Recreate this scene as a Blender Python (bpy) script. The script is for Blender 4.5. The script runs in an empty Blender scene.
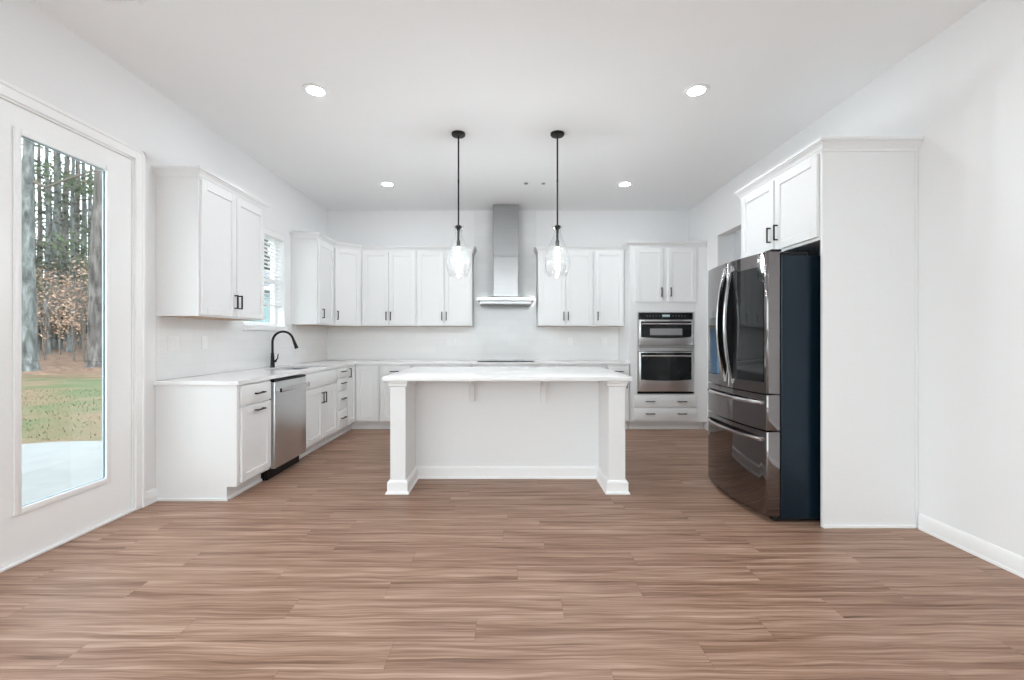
import bpy, bmesh, math, random
from mathutils import Vector, Matrix

# ------------------------------------------------------------------ camera, sky, exposure
SC = bpy.context.scene
CAM_H = 1.22
cam_data = bpy.data.cameras.new('camera')
cam_data.sensor_width = 36.0
cam_data.lens = 36.0 * 448.0 / 1024.0
cam_data.shift_x = 4.0 / 1024.0
cam_data.shift_y = -2.0 / 1024.0
cam_data.clip_start = 0.05
cam_data.clip_end = 500
cam = bpy.data.objects.new('camera', cam_data)
cam.location = (0, 0, CAM_H)
cam.rotation_euler = (math.pi / 2, 0, 0)
SC.collection.objects.link(cam)
SC.camera = cam

SKY_STRENGTH = 4.8
LAMP = 150.0          # downlight lens emission
BULB = 345.0          # pendant filament emission
SC.view_settings.view_transform = 'Standard'
SC.view_settings.look = 'None'
SC.view_settings.gamma = 1.0
SC.view_settings.use_curve_mapping = False
SC.view_settings.exposure = 0.19

world = bpy.data.worlds.new('sky')
SC.world = world
world.use_nodes = True
wn = world.node_tree
wn.nodes.clear()
w_out = wn.nodes.new('ShaderNodeOutputWorld')
w_bg = wn.nodes.new('ShaderNodeBackground')
w_tc = wn.nodes.new('ShaderNodeTexCoord')
w_sep = wn.nodes.new('ShaderNodeSeparateXYZ')
w_ramp = wn.nodes.new('ShaderNodeValToRGB')
w_ramp.color_ramp.elements[0].color = (0.985, 0.975, 0.99, 1)
w_ramp.color_ramp.elements[1].color = (0.86, 0.88, 0.97, 1)
wn.links.new(w_tc.outputs['Generated'], w_sep.inputs[0])
wn.links.new(w_sep.outputs['Z'], w_ramp.inputs[0])
wn.links.new(w_ramp.outputs[0], w_bg.inputs['Color'])
w_bg.inputs['Strength'].default_value = SKY_STRENGTH
wn.links.new(w_bg.outputs[0], w_out.inputs['Surface'])

try:
    SC.cycles.max_bounces = 14
    SC.cycles.diffuse_bounces = 8
    SC.cycles.glossy_bounces = 5
    SC.cycles.transmission_bounces = 8
    SC.cycles.transparent_max_bounces = 24
    SC.cycles.sample_clamp_indirect = 6.0
    SC.cycles.caustics_reflective = False
    SC.cycles.caustics_refractive = False
    SC.cycles.use_denoising = True
except Exception:
    pass

# ------------------------------------------------------------------ materials
def srgb(r, g, b):
    f = lambda c: (c / 255 / 12.92) if c / 255 <= 0.04045 else ((c / 255 + 0.055) / 1.055) ** 2.4
    return (f(r), f(g), f(b), 1.0)

def base_mat(name):
    m = bpy.data.materials.new(name)
    m.use_nodes = True
    nt = m.node_tree
    return m, nt, nt.nodes['Principled BSDF']

def noise(nt, scale, detail=3, vec=None, dist=0.0):
    n = nt.nodes.new('ShaderNodeTexNoise')
    n.inputs['Scale'].default_value = scale
    n.inputs['Detail'].default_value = detail
    n.inputs['Distortion'].default_value = dist
    if vec is not None:
        nt.links.new(vec, n.inputs['Vector'])
    return n

def geo_pos(nt, scale=(1, 1, 1)):
    g = nt.nodes.new('ShaderNodeNewGeometry')
    m = nt.nodes.new('ShaderNodeMapping')
    m.inputs['Scale'].default_value = scale
    nt.links.new(g.outputs['Position'], m.inputs['Vector'])
    return m.outputs['Vector']

def ramp(nt, fac, stops):
    r = nt.nodes.new('ShaderNodeValToRGB')
    els = r.color_ramp.elements
    while len(els) < len(stops):
        els.new(0.5)
    for e, (p, c) in zip(els, stops):
        e.position = p
        e.color = c
    nt.links.new(fac, r.inputs[0])
    return r

def bump(nt, b, height, strength=0.1, dist=0.01):
    n = nt.nodes.new('ShaderNodeBump')
    n.inputs['Strength'].default_value = strength
    n.inputs['Distance'].default_value = dist
    nt.links.new(height, n.inputs['Height'])
    nt.links.new(n.outputs[0], b.inputs['Normal'])
    return n

def painted(name, col, rough=0.5, spec=0.5, tex=120.0, amt=0.04):
    m, nt, b = base_mat(name)
    n = noise(nt, tex, 3, geo_pos(nt))
    c2 = tuple(max(0, x * 0.985) for x in col[:3]) + (1,)
    r = ramp(nt, n.outputs['Fac'], [(0.3, c2), (0.7, col)])
    nt.links.new(r.outputs[0], b.inputs['Base Color'])
    b.inputs['Roughness'].default_value = rough
    b.inputs['Specular IOR Level'].default_value = spec
    bump(nt, b, n.outputs['Fac'], amt, 0.003)
    return m

def metal(name, col, rough, brushed=(2, 2, 220), metallic=1.0, var=0.08):
    m, nt, b = base_mat(name)
    n = noise(nt, 1.0, 4, geo_pos(nt, brushed))
    lo = tuple(x * (1 - var) for x in col[:3]) + (1,)
    r = ramp(nt, n.outputs['Fac'], [(0.35, lo), (0.65, col)])
    nt.links.new(r.outputs[0], b.inputs['Base Color'])
    b.inputs['Metallic'].default_value = metallic
    b.inputs['Roughness'].default_value = rough
    return m

def emission(name, col, strength):
    m = bpy.data.materials.new(name)
    m.use_nodes = True
    nt = m.node_tree
    nt.nodes.clear()
    o = nt.nodes.new('ShaderNodeOutputMaterial')
    e = nt.nodes.new('ShaderNodeEmission')
    e.inputs['Color'].default_value = col
    e.inputs['Strength'].default_value = strength
    nt.links.new(e.outputs[0], o.inputs['Surface'])
    return m

def clear_glass(name, tint, gloss_lo=0.04, gloss_hi=0.35, rough=0.02, seeded=False):
    m = bpy.data.materials.new(name)
    m.use_nodes = True
    nt = m.node_tree
    nt.nodes.clear()
    o = nt.nodes.new('ShaderNodeOutputMaterial')
    mix = nt.nodes.new('ShaderNodeMixShader')
    t = nt.nodes.new('ShaderNodeBsdfTransparent')
    g = nt.nodes.new('ShaderNodeBsdfGlossy')
    t.inputs['Color'].default_value = tint
    g.inputs['Roughness'].default_value = rough
    lw = nt.nodes.new('ShaderNodeLayerWeight')
    lw.inputs['Blend'].default_value = 0.25
    mr = nt.nodes.new('ShaderNodeMapRange')
    mr.inputs['To Min'].default_value = gloss_lo
    mr.inputs['To Max'].default_value = gloss_hi
    nt.links.new(lw.outputs['Facing'], mr.inputs['Value'])
    nt.links.new(mr.outputs[0], mix.inputs['Fac'])
    nt.links.new(t.outputs[0], mix.inputs[1])
    nt.links.new(g.outputs[0], mix.inputs[2])
    if seeded:
        n = noise(nt, 60, 2, geo_pos(nt))
        bp = nt.nodes.new('ShaderNodeBump')
        bp.inputs['Strength'].default_value = 0.12
        bp.inputs['Distance'].default_value = 0.01
        nt.links.new(n.outputs['Fac'], bp.inputs['Height'])
        nt.links.new(bp.outputs[0], g.inputs['Normal'])
        nt.links.new(bp.outputs[0], lw.inputs['Normal'])
    if seeded:
        tl = nt.nodes.new('ShaderNodeBsdfTranslucent')
        tl.inputs['Color'].default_value = (0.9, 0.9, 0.9, 1)
        m2 = nt.nodes.new('ShaderNodeMixShader')
        m2.inputs['Fac'].default_value = 0.0022
        nt.links.new(mix.outputs[0], m2.inputs[1]); nt.links.new(tl.outputs[0], m2.inputs[2])
        nt.links.new(m2.outputs[0], o.inputs['Surface'])
    else:
        nt.links.new(mix.outputs[0], o.inputs['Surface'])
    return m

def floor_mat():
    m, nt, b = base_mat('vinyl_planks')
    L = nt.links
    N = nt.nodes.new
    g = N('ShaderNodeNewGeometry')
    sep = N('ShaderNodeSeparateXYZ')
    L.new(g.outputs['Position'], sep.inputs[0])
    def math_(op, a, bb=None, cc=None):
        n = N('ShaderNodeMath')
        n.operation = op
        for i, v in enumerate((a, bb, cc)):
            if v is None:
                continue
            if isinstance(v, (int, float)):
                n.inputs[i].default_value = v
            else:
                L.new(v, n.inputs[i])
        return n.outputs[0]
    W, LEN = 0.15, 1.22
    ry = math_('DIVIDE', sep.outputs['Y'], W)
    row = math_('FLOOR', ry)
    wn1 = N('ShaderNodeTexWhiteNoise'); wn1.noise_dimensions = '1D'
    L.new(row, wn1.inputs['W'])
    rx = math_('ADD', math_('DIVIDE', sep.outputs['X'], LEN), wn1.outputs['Value'])
    colm = math_('FLOOR', rx)
    idc = N('ShaderNodeCombineXYZ')
    L.new(row, idc.inputs[0]); L.new(colm, idc.inputs[1])
    wn2 = N('ShaderNodeTexWhiteNoise'); wn2.noise_dimensions = '2D'
    L.new(idc.outputs[0], wn2.inputs['Vector'])
    pid = wn2.outputs['Value']
    # grain
    wv = N('ShaderNodeCombineXYZ')
    L.new(math_('ADD', math_('MULTIPLY', sep.outputs['X'], 2.6), math_('MULTIPLY', pid, 53.0)), wv.inputs[0])
    L.new(math_('MULTIPLY', sep.outputs['Y'], 5.0), wv.inputs[1])
    wnz = noise(nt, 1.0, 2, wv.outputs[0])
    yw = math_('ADD', sep.outputs['Y'], math_('MULTIPLY', math_('SUBTRACT', wnz.outputs['Fac'], 0.5), 0.036))
    cv = N('ShaderNodeCombineXYZ')
    L.new(math_('ADD', math_('MULTIPLY', sep.outputs['X'], 1.1), math_('MULTIPLY', pid, 37.0)), cv.inputs[0])
    L.new(math_('MULTIPLY', yw, 30.0), cv.inputs[1])
    L.new(math_('MULTIPLY', pid, 19.0), cv.inputs[2])
    n1 = noise(nt, 1.0, 5, cv.outputs[0], 0.7)
    n1.inputs['Roughness'].default_value = 0.58
    cv2 = N('ShaderNodeCombineXYZ')
    L.new(math_('ADD', math_('MULTIPLY', sep.outputs['X'], 3.0), math_('MULTIPLY', pid, 11.0)), cv2.inputs[0])
    L.new(math_('MULTIPLY', yw, 120.0), cv2.inputs[1])
    n2 = noise(nt, 1.0, 3, cv2.outputs[0], 0.2)
    mixv = math_('ADD', math_('MULTIPLY', n1.outputs['Fac'], 0.68), math_('MULTIPLY', n2.outputs['Fac'], 0.32))
    mixv = math_('ADD', mixv, math_('MULTIPLY', math_('SUBTRACT', pid, 0.5), 0.035))
    r = ramp(nt, mixv, [(0.30, srgb(92, 65, 50)), (0.42, srgb(134, 102, 84)), (0.54, srgb(163, 131, 112)), (0.68, srgb(194, 165, 146))])
    fy = math_('FRACT', ry); fx = math_('FRACT', rx)
    e1 = math_('LESS_THAN', fy, 0.012)
    e2 = math_('LESS_THAN', fx, 0.0022)
    seam = math_('MAXIMUM', e1, e2)
    mx = N('ShaderNodeMix'); mx.data_type = 'RGBA'
    L.new(math_('MULTIPLY', seam, 0.28), mx.inputs['Factor'])
    L.new(r.outputs[0], mx.inputs['A'])
    mx.inputs['B'].default_value = srgb(82, 58, 48)
    L.new(mx.outputs['Result'], b.inputs['Base Color'])
    rr = N('ShaderNodeMapRange')
    rr.inputs['To Min'].default_value = 0.34
    rr.inputs['To Max'].default_value = 0.46
    L.new(n2.outputs['Fac'], rr.inputs['Value'])
    L.new(rr.outputs[0], b.inputs['Roughness'])
    b.inputs['Specular IOR Level'].default_value = 0.2
    hgt = math_('SUBTRACT', math_('MULTIPLY', n2.outputs['Fac'], 0.3), seam)
    bump(nt, b, hgt, 0.12, 0.002)
    return m

def tile_mat(name, axis):
    """white glossy tile, thin pale grout; axis is the horizontal world axis of the wall"""
    m, nt, b = base_mat(name)
    L = nt.links
    g = nt.nodes.new('ShaderNodeNewGeometry')
    sep = nt.nodes.new('ShaderNodeSeparateXYZ')
    L.new(g.outputs['Position'], sep.inputs[0])
    cb = nt.nodes.new('ShaderNodeCombineXYZ')
    L.new(sep.outputs[axis], cb.inputs[0])
    L.new(sep.outputs['Z'], cb.inputs[1])
    br = nt.nodes.new('ShaderNodeTexBrick')
    br.inputs['Scale'].default_value = 1.0
    br.inputs['Brick Width'].default_value = 0.30
    br.inputs['Row Height'].default_value = 0.10
    br.inputs['Mortar Size'].default_value = 0.0018
    br.inputs['Mortar Smooth'].default_value = 0.2
    br.inputs['Color1'].default_value = (0.84, 0.84, 0.84, 1)
    br.inputs['Color2'].default_value = (0.81, 0.81, 0.815, 1)
    br.inputs['Mortar'].default_value = (0.785, 0.785, 0.785, 1)
    L.new(cb.outputs[0], br.inputs['Vector'])
    L.new(br.outputs['Color'], b.inputs['Base Color'])
    b.inputs['Roughness'].default_value = 0.12
    n = noise(nt, 14, 2, g.outputs['Position'])
    add = nt.nodes.new('ShaderNodeMath'); add.operation = 'SUBTRACT'
    mul = nt.nodes.new('ShaderNodeMath'); mul.operation = 'MULTIPLY'
    mul.inputs[1].default_value = 0.35
    L.new(n.outputs['Fac'], mul.inputs[0])
    L.new(mul.outputs[0], add.inputs[0]); L.new(br.outputs['Fac'], add.inputs[1])
    bump(nt, b, add.outputs[0], 0.22, 0.003)
    return m

def quartz_mat():
    m, nt, b = base_mat('white_quartz')
    n = noise(nt, 2.2, 6, geo_pos(nt), 1.6)
    r = ramp(nt, n.outputs['Fac'], [(0.46, (0.86, 0.86, 0.86, 1)), (0.50, (0.845, 0.845, 0.847, 1)), (0.54, (0.86, 0.86, 0.86, 1))])
    nt.links.new(r.outputs[0], b.inputs['Base Color'])
    b.inputs['Roughness'].default_value = 0.16
    return m

def mottled(name, stops, scale, stretch=(1, 1, 1), rough=0.9, bmp=0.5, bdist=0.02, detail=6):
    m, nt, b = base_mat(name)
    n = noise(nt, scale, detail, geo_pos(nt, stretch), 0.6)
    r = ramp(nt, n.outputs['Fac'], stops)
    nt.links.new(r.outputs[0], b.inputs['Base Color'])
    b.inputs['Roughness'].default_value = rough
    b.inputs['Specular IOR Level'].default_value = 0.2
    bump(nt, b, n.outputs['Fac'], bmp, bdist)
    return m

M = {}
M['ceiling'] = painted('ceiling_paint', (0.88, 0.88, 0.88, 1), 0.9, 0.2, 90, 0.08)
M['wall'] = painted('wall_paint', (0.84, 0.84, 0.845, 1), 0.75, 0.3, 110, 0.06)
M['trim'] = painted('trim_paint', (0.89, 0.89, 0.89, 1), 0.35, 0.5, 60, 0.02)
M['cab'] = painted('cabinet_paint', (0.80, 0.80, 0.803, 1), 0.35, 0.5, 60, 0.02)
M['island'] = painted('island_panel_paint', (0.80, 0.80, 0.805, 1), 0.5, 0.4, 60, 0.02)
M['rawwood'] = mottled('raw_maple_underside', [(0.3, srgb(176, 150, 126)), (0.7, srgb(202, 176, 152))], 6, (1, 8, 1), 0.6, 0.05, 0.002)
M['floor'] = floor_mat()
M['tileX'] = tile_mat('white_tile_back', 'X')
M['tileY'] = tile_mat('white_tile_side', 'Y')
M['quartz'] = quartz_mat()
M['black'] = metal('matte_black_metal', (0.018, 0.017, 0.017, 1), 0.38, (30, 30, 30), 0.6, 0.2)
M['steel'] = metal('brushed_steel', (0.70, 0.70, 0.705, 1), 0.3)
M['hoodsteel'] = metal('hood_steel', (0.36, 0.36, 0.365, 1), 0.40)
M['steelH'] = metal('brushed_steel_bar', (0.72, 0.72, 0.72, 1), 0.2)
M['sinksteel'] = metal('sink_steel', (0.36, 0.36, 0.37, 1), 0.3, (60, 60, 60))
M['blacksteel'] = metal('black_stainless', (0.23, 0.215, 0.215, 1), 0.05, (2, 2, 160), 1.0, 0.05)
M['blacksteelH'] = metal('black_stainless_handle', (0.55, 0.54, 0.54, 1), 0.16, (2, 2, 90), 1.0, 0.05)
M['fridgeside'] = metal('fridge_side_coating', (0.005, 0.016, 0.029, 1), 0.27, (40, 40, 40), 0.35, 0.1)
M['darkplastic'] = painted('dark_plastic', (0.006, 0.006, 0.007, 1), 0.4, 0.25, 80, 0.02)
M['whiteplastic'] = painted('white_plastic', (0.84, 0.84, 0.84, 1), 0.35, 0.5, 80, 0.01)
M['greyplastic'] = painted('grey_plastic', (0.30, 0.30, 0.30, 1), 0.5, 0.4, 80, 0.01)
M['spacer'] = metal('spacer_bar', (0.50, 0.55, 0.60, 1), 0.5, (40, 40, 40), 0.3)
M['bluelit'] = painted('blue_lit_lining', srgb(112, 136, 160), 0.3, 0.5, 80, 0.01)  # blue light inside the dispenser is put into the lining colour
def darkglass():
    m, nt, b = base_mat('dark_glass')
    n = noise(nt, 3, 2, geo_pos(nt))
    r = ramp(nt, n.outputs['Fac'], [(0.3, (0.008, 0.010, 0.011, 1)), (0.7, (0.012, 0.014, 0.015, 1))])
    nt.links.new(r.outputs[0], b.inputs['Base Color'])
    b.inputs['Roughness'].default_value = 0.04
    b.inputs['Specular IOR Level'].default_value = 0.4
    return m
M['darkglass'] = darkglass()
M['lens'] = emission('lamp_lens', (0.91, 0.97, 1.0, 1), LAMP)
M['bulb'] = emission('bulb_glow', (0.92, 0.97, 1.0, 1), BULB)
M['display'] = emission('clock_display', (0.6, 0.75, 0.8, 1), 0.5)
M['pane'] = clear_glass('window_glass', (0.93, 0.985, 0.985, 1), 0.03, 0.25)
M['seeded'] = clear_glass('seeded_glass', (0.985, 0.99, 0.99, 1), 0.02, 0.32, 0.03, True)
M['blind'] = painted('blind_slats', (0.86, 0.86, 0.86, 1), 0.45, 0.4, 60, 0.01)
M['concrete'] = mottled('patio_concrete', [(0.3, (0.20, 0.205, 0.20, 1)), (0.7, (0.232, 0.236, 0.228, 1))], 3, (1, 1, 1), 0.85, 0.1, 0.004)
M['terrace'] = mottled('pale_reflector', [(0.3, (0.76, 0.76, 0.76, 1)), (0.7, (0.80, 0.80, 0.80, 1))], 3, (1, 1, 1), 0.85, 0.1, 0.004)  # unseen ground, kept very pale to bounce daylight up to the ceiling
M['leaf_litter'] = mottled('leaf_litter', [(0.30, srgb(60, 44, 34)), (0.5, srgb(112, 88, 70)), (0.72, srgb(146, 118, 98))], 5, (1, 1, 1), 0.95, 0.8, 0.05)
M['bark_grey'] = mottled('lichen_grey_bark', [(0.3, srgb(58, 60, 58)), (0.5, srgb(96, 99, 97)), (0.72, srgb(136, 140, 138))], 7, (1, 1, 0.3), 0.95, 0.9, 0.04)
M['bark_brown'] = mottled('brown_grey_bark', [(0.3, srgb(54, 50, 48)), (0.5, srgb(92, 87, 84)), (0.72, srgb(128, 123, 119))], 7, (1, 1, 0.22), 0.95, 0.9, 0.04)
M['twig'] = mottled('twig_bark', [(0.3, srgb(74, 66, 60)), (0.7, srgb(120, 110, 102))], 12, (1, 1, 0.4), 0.95, 0.4, 0.01)
def leafmat(name, a, bcol, trans=0.25):
    m = mottled(name, [(0.3, a), (0.7, bcol)], 2.3, (1, 1, 1), 0.7, 0.0, 0.01, 3)
    b = m.node_tree.nodes['Principled BSDF']
    b.inputs['Subsurface Weight'].default_value = 0.0
    return m
M['leaf_green'] = leafmat('pine_needles', srgb(52, 66, 42), srgb(96, 112, 74))
M['leaf_dark'] = leafmat('evergreen_leaves', srgb(34, 42, 30), srgb(72, 80, 56))
M['leaf_brown'] = leafmat('dry_beech_leaves', srgb(122, 94, 76), srgb(208, 174, 146))
M['leaf_brush'] = leafmat('brush_leaves', srgb(46, 44, 36), srgb(96, 84, 68))
def lawn_mat():
    m, nt, b = base_mat('lawn_grass')
    n1 = noise(nt, 0.55, 4, geo_pos(nt))
    n2 = noise(nt, 26, 4, geo_pos(nt))
    n3 = noise(nt, 2.6, 2, geo_pos(nt))
    r1 = ramp(nt, n1.outputs['Fac'], [(0.40, srgb(118, 101, 80)), (0.50, srgb(106, 99, 74)), (0.60, srgb(86, 96, 64))])
    r2 = ramp(nt, n2.outputs['Fac'], [(0.3, (0.62, 0.62, 0.6, 1)), (0.6, (1, 1, 1, 1))])
    mx = nt.nodes.new('ShaderNodeMix'); mx.data_type = 'RGBA'; mx.blend_type = 'MULTIPLY'
    mx.inputs['Factor'].default_value = 1.0
    nt.links.new(r1.outputs[0], mx.inputs['A']); nt.links.new(r2.outputs[0], mx.inputs['B'])
    nt.links.new(mx.outputs['Result'], b.inputs['Base Color'])
    b.inputs['Roughness'].default_value = 0.95
    b.inputs['Specular IOR Level'].default_value = 0.1
    bump(nt, b, n2.outputs['Fac'], 0.8, 0.03)
    return m
M['lawn'] = lawn_mat()
M['blade'] = leafmat('grass_blades', srgb(92, 100, 66), srgb(120, 112, 84))
def siding_mat():
    m, nt, b = base_mat('lap_siding')
    n = noise(nt, 2, 2, geo_pos(nt))
    r = ramp(nt, n.outputs['Fac'], [(0.3, srgb(116, 142, 144)), (0.7, srgb(124, 150, 152))])
    nt.links.new(r.outputs[0], b.inputs['Base Color'])
    b.inputs['Roughness'].default_value = 0.7
    return m
M['siding'] = siding_mat()
M['roof'] = mottled('grey_shingles', [(0.3, srgb(90, 92, 96)), (0.7, srgb(128, 130, 134))], 8, (1, 1, 1), 0.9, 0.3, 0.02)

# ------------------------------------------------------------------ mesh helpers
ORG = {}      # object name -> world origin of its thing

class MB:
    def __init__(self, fn=None):
        self.bm = bmesh.new()
        self.fn = fn or (lambda u, v, z: (u, v, z))
    def V(self, p):
        return self.bm.verts.new(self.fn(*p))
    def face(self, vs):
        try:
            return self.bm.faces.new(vs)
        except ValueError:
            return None
    def _bevel(self, faces, off, seg):
        if off <= 0:
            return
        es = set()
        for f in faces:
            for e in f.edges:
                es.add(e)
        bmesh.ops.bevel(self.bm, geom=list(es), offset=off, segments=seg, profile=0.5, affect='EDGES', clamp_overlap=True)
    def box(self, a, b, bev=0.0, seg=1):
        x0, x1 = sorted((a[0], b[0])); y0, y1 = sorted((a[1], b[1])); z0, z1 = sorted((a[2], b[2]))
        v = [self.V(p) for p in ((x0, y0, z0), (x1, y0, z0), (x1, y1, z0), (x0, y1, z0), (x0, y0, z1), (x1, y0, z1), (x1, y1, z1), (x0, y1, z1))]
        fs = [self.face([v[i] for i in q]) for q in ((3, 2, 1, 0), (4, 5, 6, 7), (0, 1, 5, 4), (1, 2, 6, 5), (2, 3, 7, 6), (3, 0, 4, 7))]
        self._bevel(fs, bev, seg)
        return self
    def prism(self, pts, z0, z1, bev=0.0, seg=1, plane='xy'):
        """polygon extruded; plane xy -> along z, xz -> along y, yz -> along x"""
        def P(a, b, c):
            return {'xy': (a, b, c), 'xz': (a, c, b), 'yz': (c, a, b)}[plane]
        lo = [self.V(P(p[0], p[1], z0)) for p in pts]
        hi = [self.V(P(p[0], p[1], z1)) for p in pts]
        n = len(pts)
        fs = [self.face(lo[::-1]), self.face(hi)]
        for i in range(n):
            fs.append(self.face([lo[i], lo[(i + 1) % n], hi[(i + 1) % n], hi[i]]))
        if bev:
            es = [e for f in fs[:2] for e in f.edges]
            bmesh.ops.bevel(self.bm, geom=es, offset=bev, segments=seg, profile=0.5, affect='EDGES', clamp_overlap=True)
        return self
    def tube(self, path, radii, n=10, caps=True):
        path = [Vector(p) for p in path]
        n = n if n < 8 else max(n, 16)
        if not hasattr(radii, '__len__'):
            radii = [radii] * len(path)
        rings = []
        ref = None
        for i, p in enumerate(path):
            if i == 0:
                t = path[1] - path[0]
            elif i == len(path) - 1:
                t = path[-1] - path[-2]
            else:
                t = (path[i + 1] - path[i]).normalized() + (path[i] - path[i - 1]).normalized()
            t.normalize()
            if ref is None:
                ref = Vector((0, 0, 1)) if abs(t.z) < 0.9 else Vector((1, 0, 0))
            s = t.cross(ref)
            if s.length < 1e-6:
                s = t.orthogonal()
            s.normalize()
            ref = s.cross(t).normalized()
            ring = []
            for k in range(n):
                a = 2 * math.pi * k / n
                q = p + (s * math.cos(a) + ref * math.sin(a)) * radii[i]
                ring.append(self.V(q))
            rings.append(ring)
        for a, b in zip(rings, rings[1:]):
            for k in range(n):
                self.face([a[k], a[(k + 1) % n], b[(k + 1) % n], b[k]])
        if caps:
            self.face(rings[0][::-1]); self.face(rings[-1])
        return self
    def lathe(self, c, prof, n=32, cap0=False, cap1=False):
        """profile of (radius, z) round the vertical through c"""
        rings = []
        for r, z in prof:
            rings.append([self.V((c[0] + r * math.cos(2 * math.pi * k / n), c[1] + r * math.sin(2 * math.pi * k / n), z)) for k in range(n)])
        for a, b in zip(rings, rings[1:]):
            for k in range(n):
                self.face([a[k], a[(k + 1) % n], b[(k + 1) % n], b[k]])
        if cap0:
            self.face(rings[0][::-1])
        if cap1:
            self.face(rings[-1])
        return self
    def sweep(self, path, prof, side=1, closed_prof=True):
        """profile of (offset, z) swept along a horizontal polyline with mitred corners; side=1 offsets to the right of travel"""
        P = [Vector((p[0], p[1])) for p in path]
        nrm = []
        for i in range(len(P)):
            def nn(a, b):
                d = (b - a).normalized()
                return Vector((d.y, -d.x)) * side
            if i == 0:
                m = nn(P[0], P[1])
            elif i == len(P) - 1:
                m = nn(P[-2], P[-1])
            else:
                n1 = nn(P[i - 1], P[i]); n2 = nn(P[i], P[i + 1])
                m = (n1 + n2)
                m = m / max(1e-6, m.dot(n1)) if m.length > 1e-6 else n1
            nrm.append(m)
        rings = []
        for p, m in zip(P, nrm):
            rings.append([self.V((p.x + m.x * o, p.y + m.y * o, z)) for o, z in prof])
        n = len(prof)
        for a, b in zip(rings, rings[1:]):
            for k in range(n if closed_prof else n - 1):
                self.face([a[k], a[(k + 1) % n], b[(k + 1) % n], b[k]])
        self.face(rings[0][::-1]); self.face(rings[-1])
        return self
    def quad(self, a, b, c, d):
        self.face([self.V(a), self.V(b), self.V(c), self.V(d)])
        return self
    def build(self, name, mat, parent=None, org=None, recalc=True, angle=26):
        bm = self.bm
        if recalc:
            bmesh.ops.recalc_face_normals(bm, faces=bm.faces[:])
        if parent is not None:
            o0 = ORG[parent.name]
        else:
            o0 = Vector(org) if org is not None else Vector((0, 0, 0))
        bmesh.ops.translate(bm, verts=bm.verts[:], vec=-o0)
        me = bpy.data.meshes.new(name)
        bm.to_mesh(me)
        bm.free()
        for p in me.polygons:
            p.use_smooth = True
        try:
            me.set_sharp_from_angle(angle=math.radians(angle))
        except Exception:
            pass
        mats = mat if isinstance(mat, (list, tuple)) else [mat]
        for mm in mats:
            me.materials.append(mm)
        o = bpy.data.objects.new(name, me)
        SC.collection.objects.link(o)
        if parent is not None:
            o.parent = parent
        else:
            o.location = o0
        ORG[o.name] = o0.copy()
        return o

def tag(o, label, cat, group=None, kind=None):
    if label: o['label'] = label
    if cat: o['category'] = cat
    if group: o['group'] = group
    if kind: o['kind'] = kind
    return o

def thing(name, loc, label, cat, group=None, kind=None):
    o = bpy.data.objects.new(name, None)
    o.location = loc
    o.empty_display_size = 0.1
    SC.collection.objects.link(o)
    ORG[o.name] = Vector(loc)
    return tag(o, label, cat, group, kind)

def struct(name, mb, mat, label=None):
    o = mb.build(name, mat)
    o['kind'] = 'structure'
    o['label'] = label or name.replace('_', ' ')
    o['category'] = name.split('_')[0]
    return o

# ------------------------------------------------------------------ room dimensions
XL, XR, YB, YF, ZC = -2.64, 2.635, 6.54, -3.0, 3.08
T = 0.15
DOOR_Y0, DOOR_Y1, DOOR_Z = 2.215, 3.175, 2.497
WIN_Y0, WIN_Y1, WIN_Z0, WIN_Z1 = 4.47, 5.29, 1.35, 2.42
OPN_Y0, OPN_Y1, OPN_Z = 4.50, 5.63, 2.508

def wall_with_holes(mb, axis, a0, a1, t0, t1, holes):
    """vertical wall along axis ('x' or 'y') from a0 to a1, thickness t0..t1, holes (lo, hi, z0, z1)"""
    def bx(l, h, z0, z1):
        if h - l < 1e-4 or z1 - z0 < 1e-4:
            return
        if axis == 'y':
            mb.box((t0, l, z0), (t1, h, z1))
        else:
            mb.box((l, t0, z0), (h, t1, z1))
    cur = a0
    for lo, hi, z0, z1 in sorted(holes):
        bx(cur, lo, 0, ZC)
        bx(lo, hi, 0, z0)
        bx(lo, hi, z1, ZC)
        cur = hi
    bx(cur, a1, 0, ZC)

LEFT_BACK_WIN = [(-2.75, -0.85, 0.12, 2.75), (-0.65, 1.35, 0.12, 2.75)]  # out of view, enlarged to let more sky light into the room
ADDED_FRONT_WIN = [(-2.6, -0.95, 0.12, 2.8), (-0.85, 0.75, 0.12, 2.8), (0.95, 1.75, 0.12, 2.8)]  # unseen windows added and sized to light the kitchen with sky
mb = MB(); mb.box((XL - T, YF - T, -0.12), (XR + T, YB + T, 0.0)); struct('floor', mb, M['floor'], 'brown wood-look plank floor')
mb = MB(); mb.box((XL - T, YF - T, ZC), (XR + T, YB + T, ZC + 0.15)); struct('ceiling', mb, M['ceiling'], 'flat white ceiling')
mb = MB(); wall_with_holes(mb, 'y', YF - T, YB + T, XL - T, XL, LEFT_BACK_WIN + [(DOOR_Y0, DOOR_Y1, 0, DOOR_Z), (WIN_Y0, WIN_Y1, WIN_Z0, WIN_Z1)])
struct('wall_left', mb, M['wall'], 'pale wall with glazed door and kitchen window')
mb = MB(); wall_with_holes(mb, 'y', YF - T, YB + T, XR, XR + 0.12, [(OPN_Y0, OPN_Y1, 0, OPN_Z)])
struct('wall_right', mb, M['wall'], 'pale wall beside the refrigerator')
mb = MB(); mb.box((XL, YB, 0), (XR, YB + T, ZC)); struct('wall_back', mb, M['wall'], 'pale wall behind the range hood')
mb = MB(); wall_with_holes(mb, 'x', XL, XR, YF - T, YF, ADDED_FRONT_WIN); struct('wall_front', mb, M['wall'], 'pale unseen wall with three tall windows added for daylight')

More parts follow.
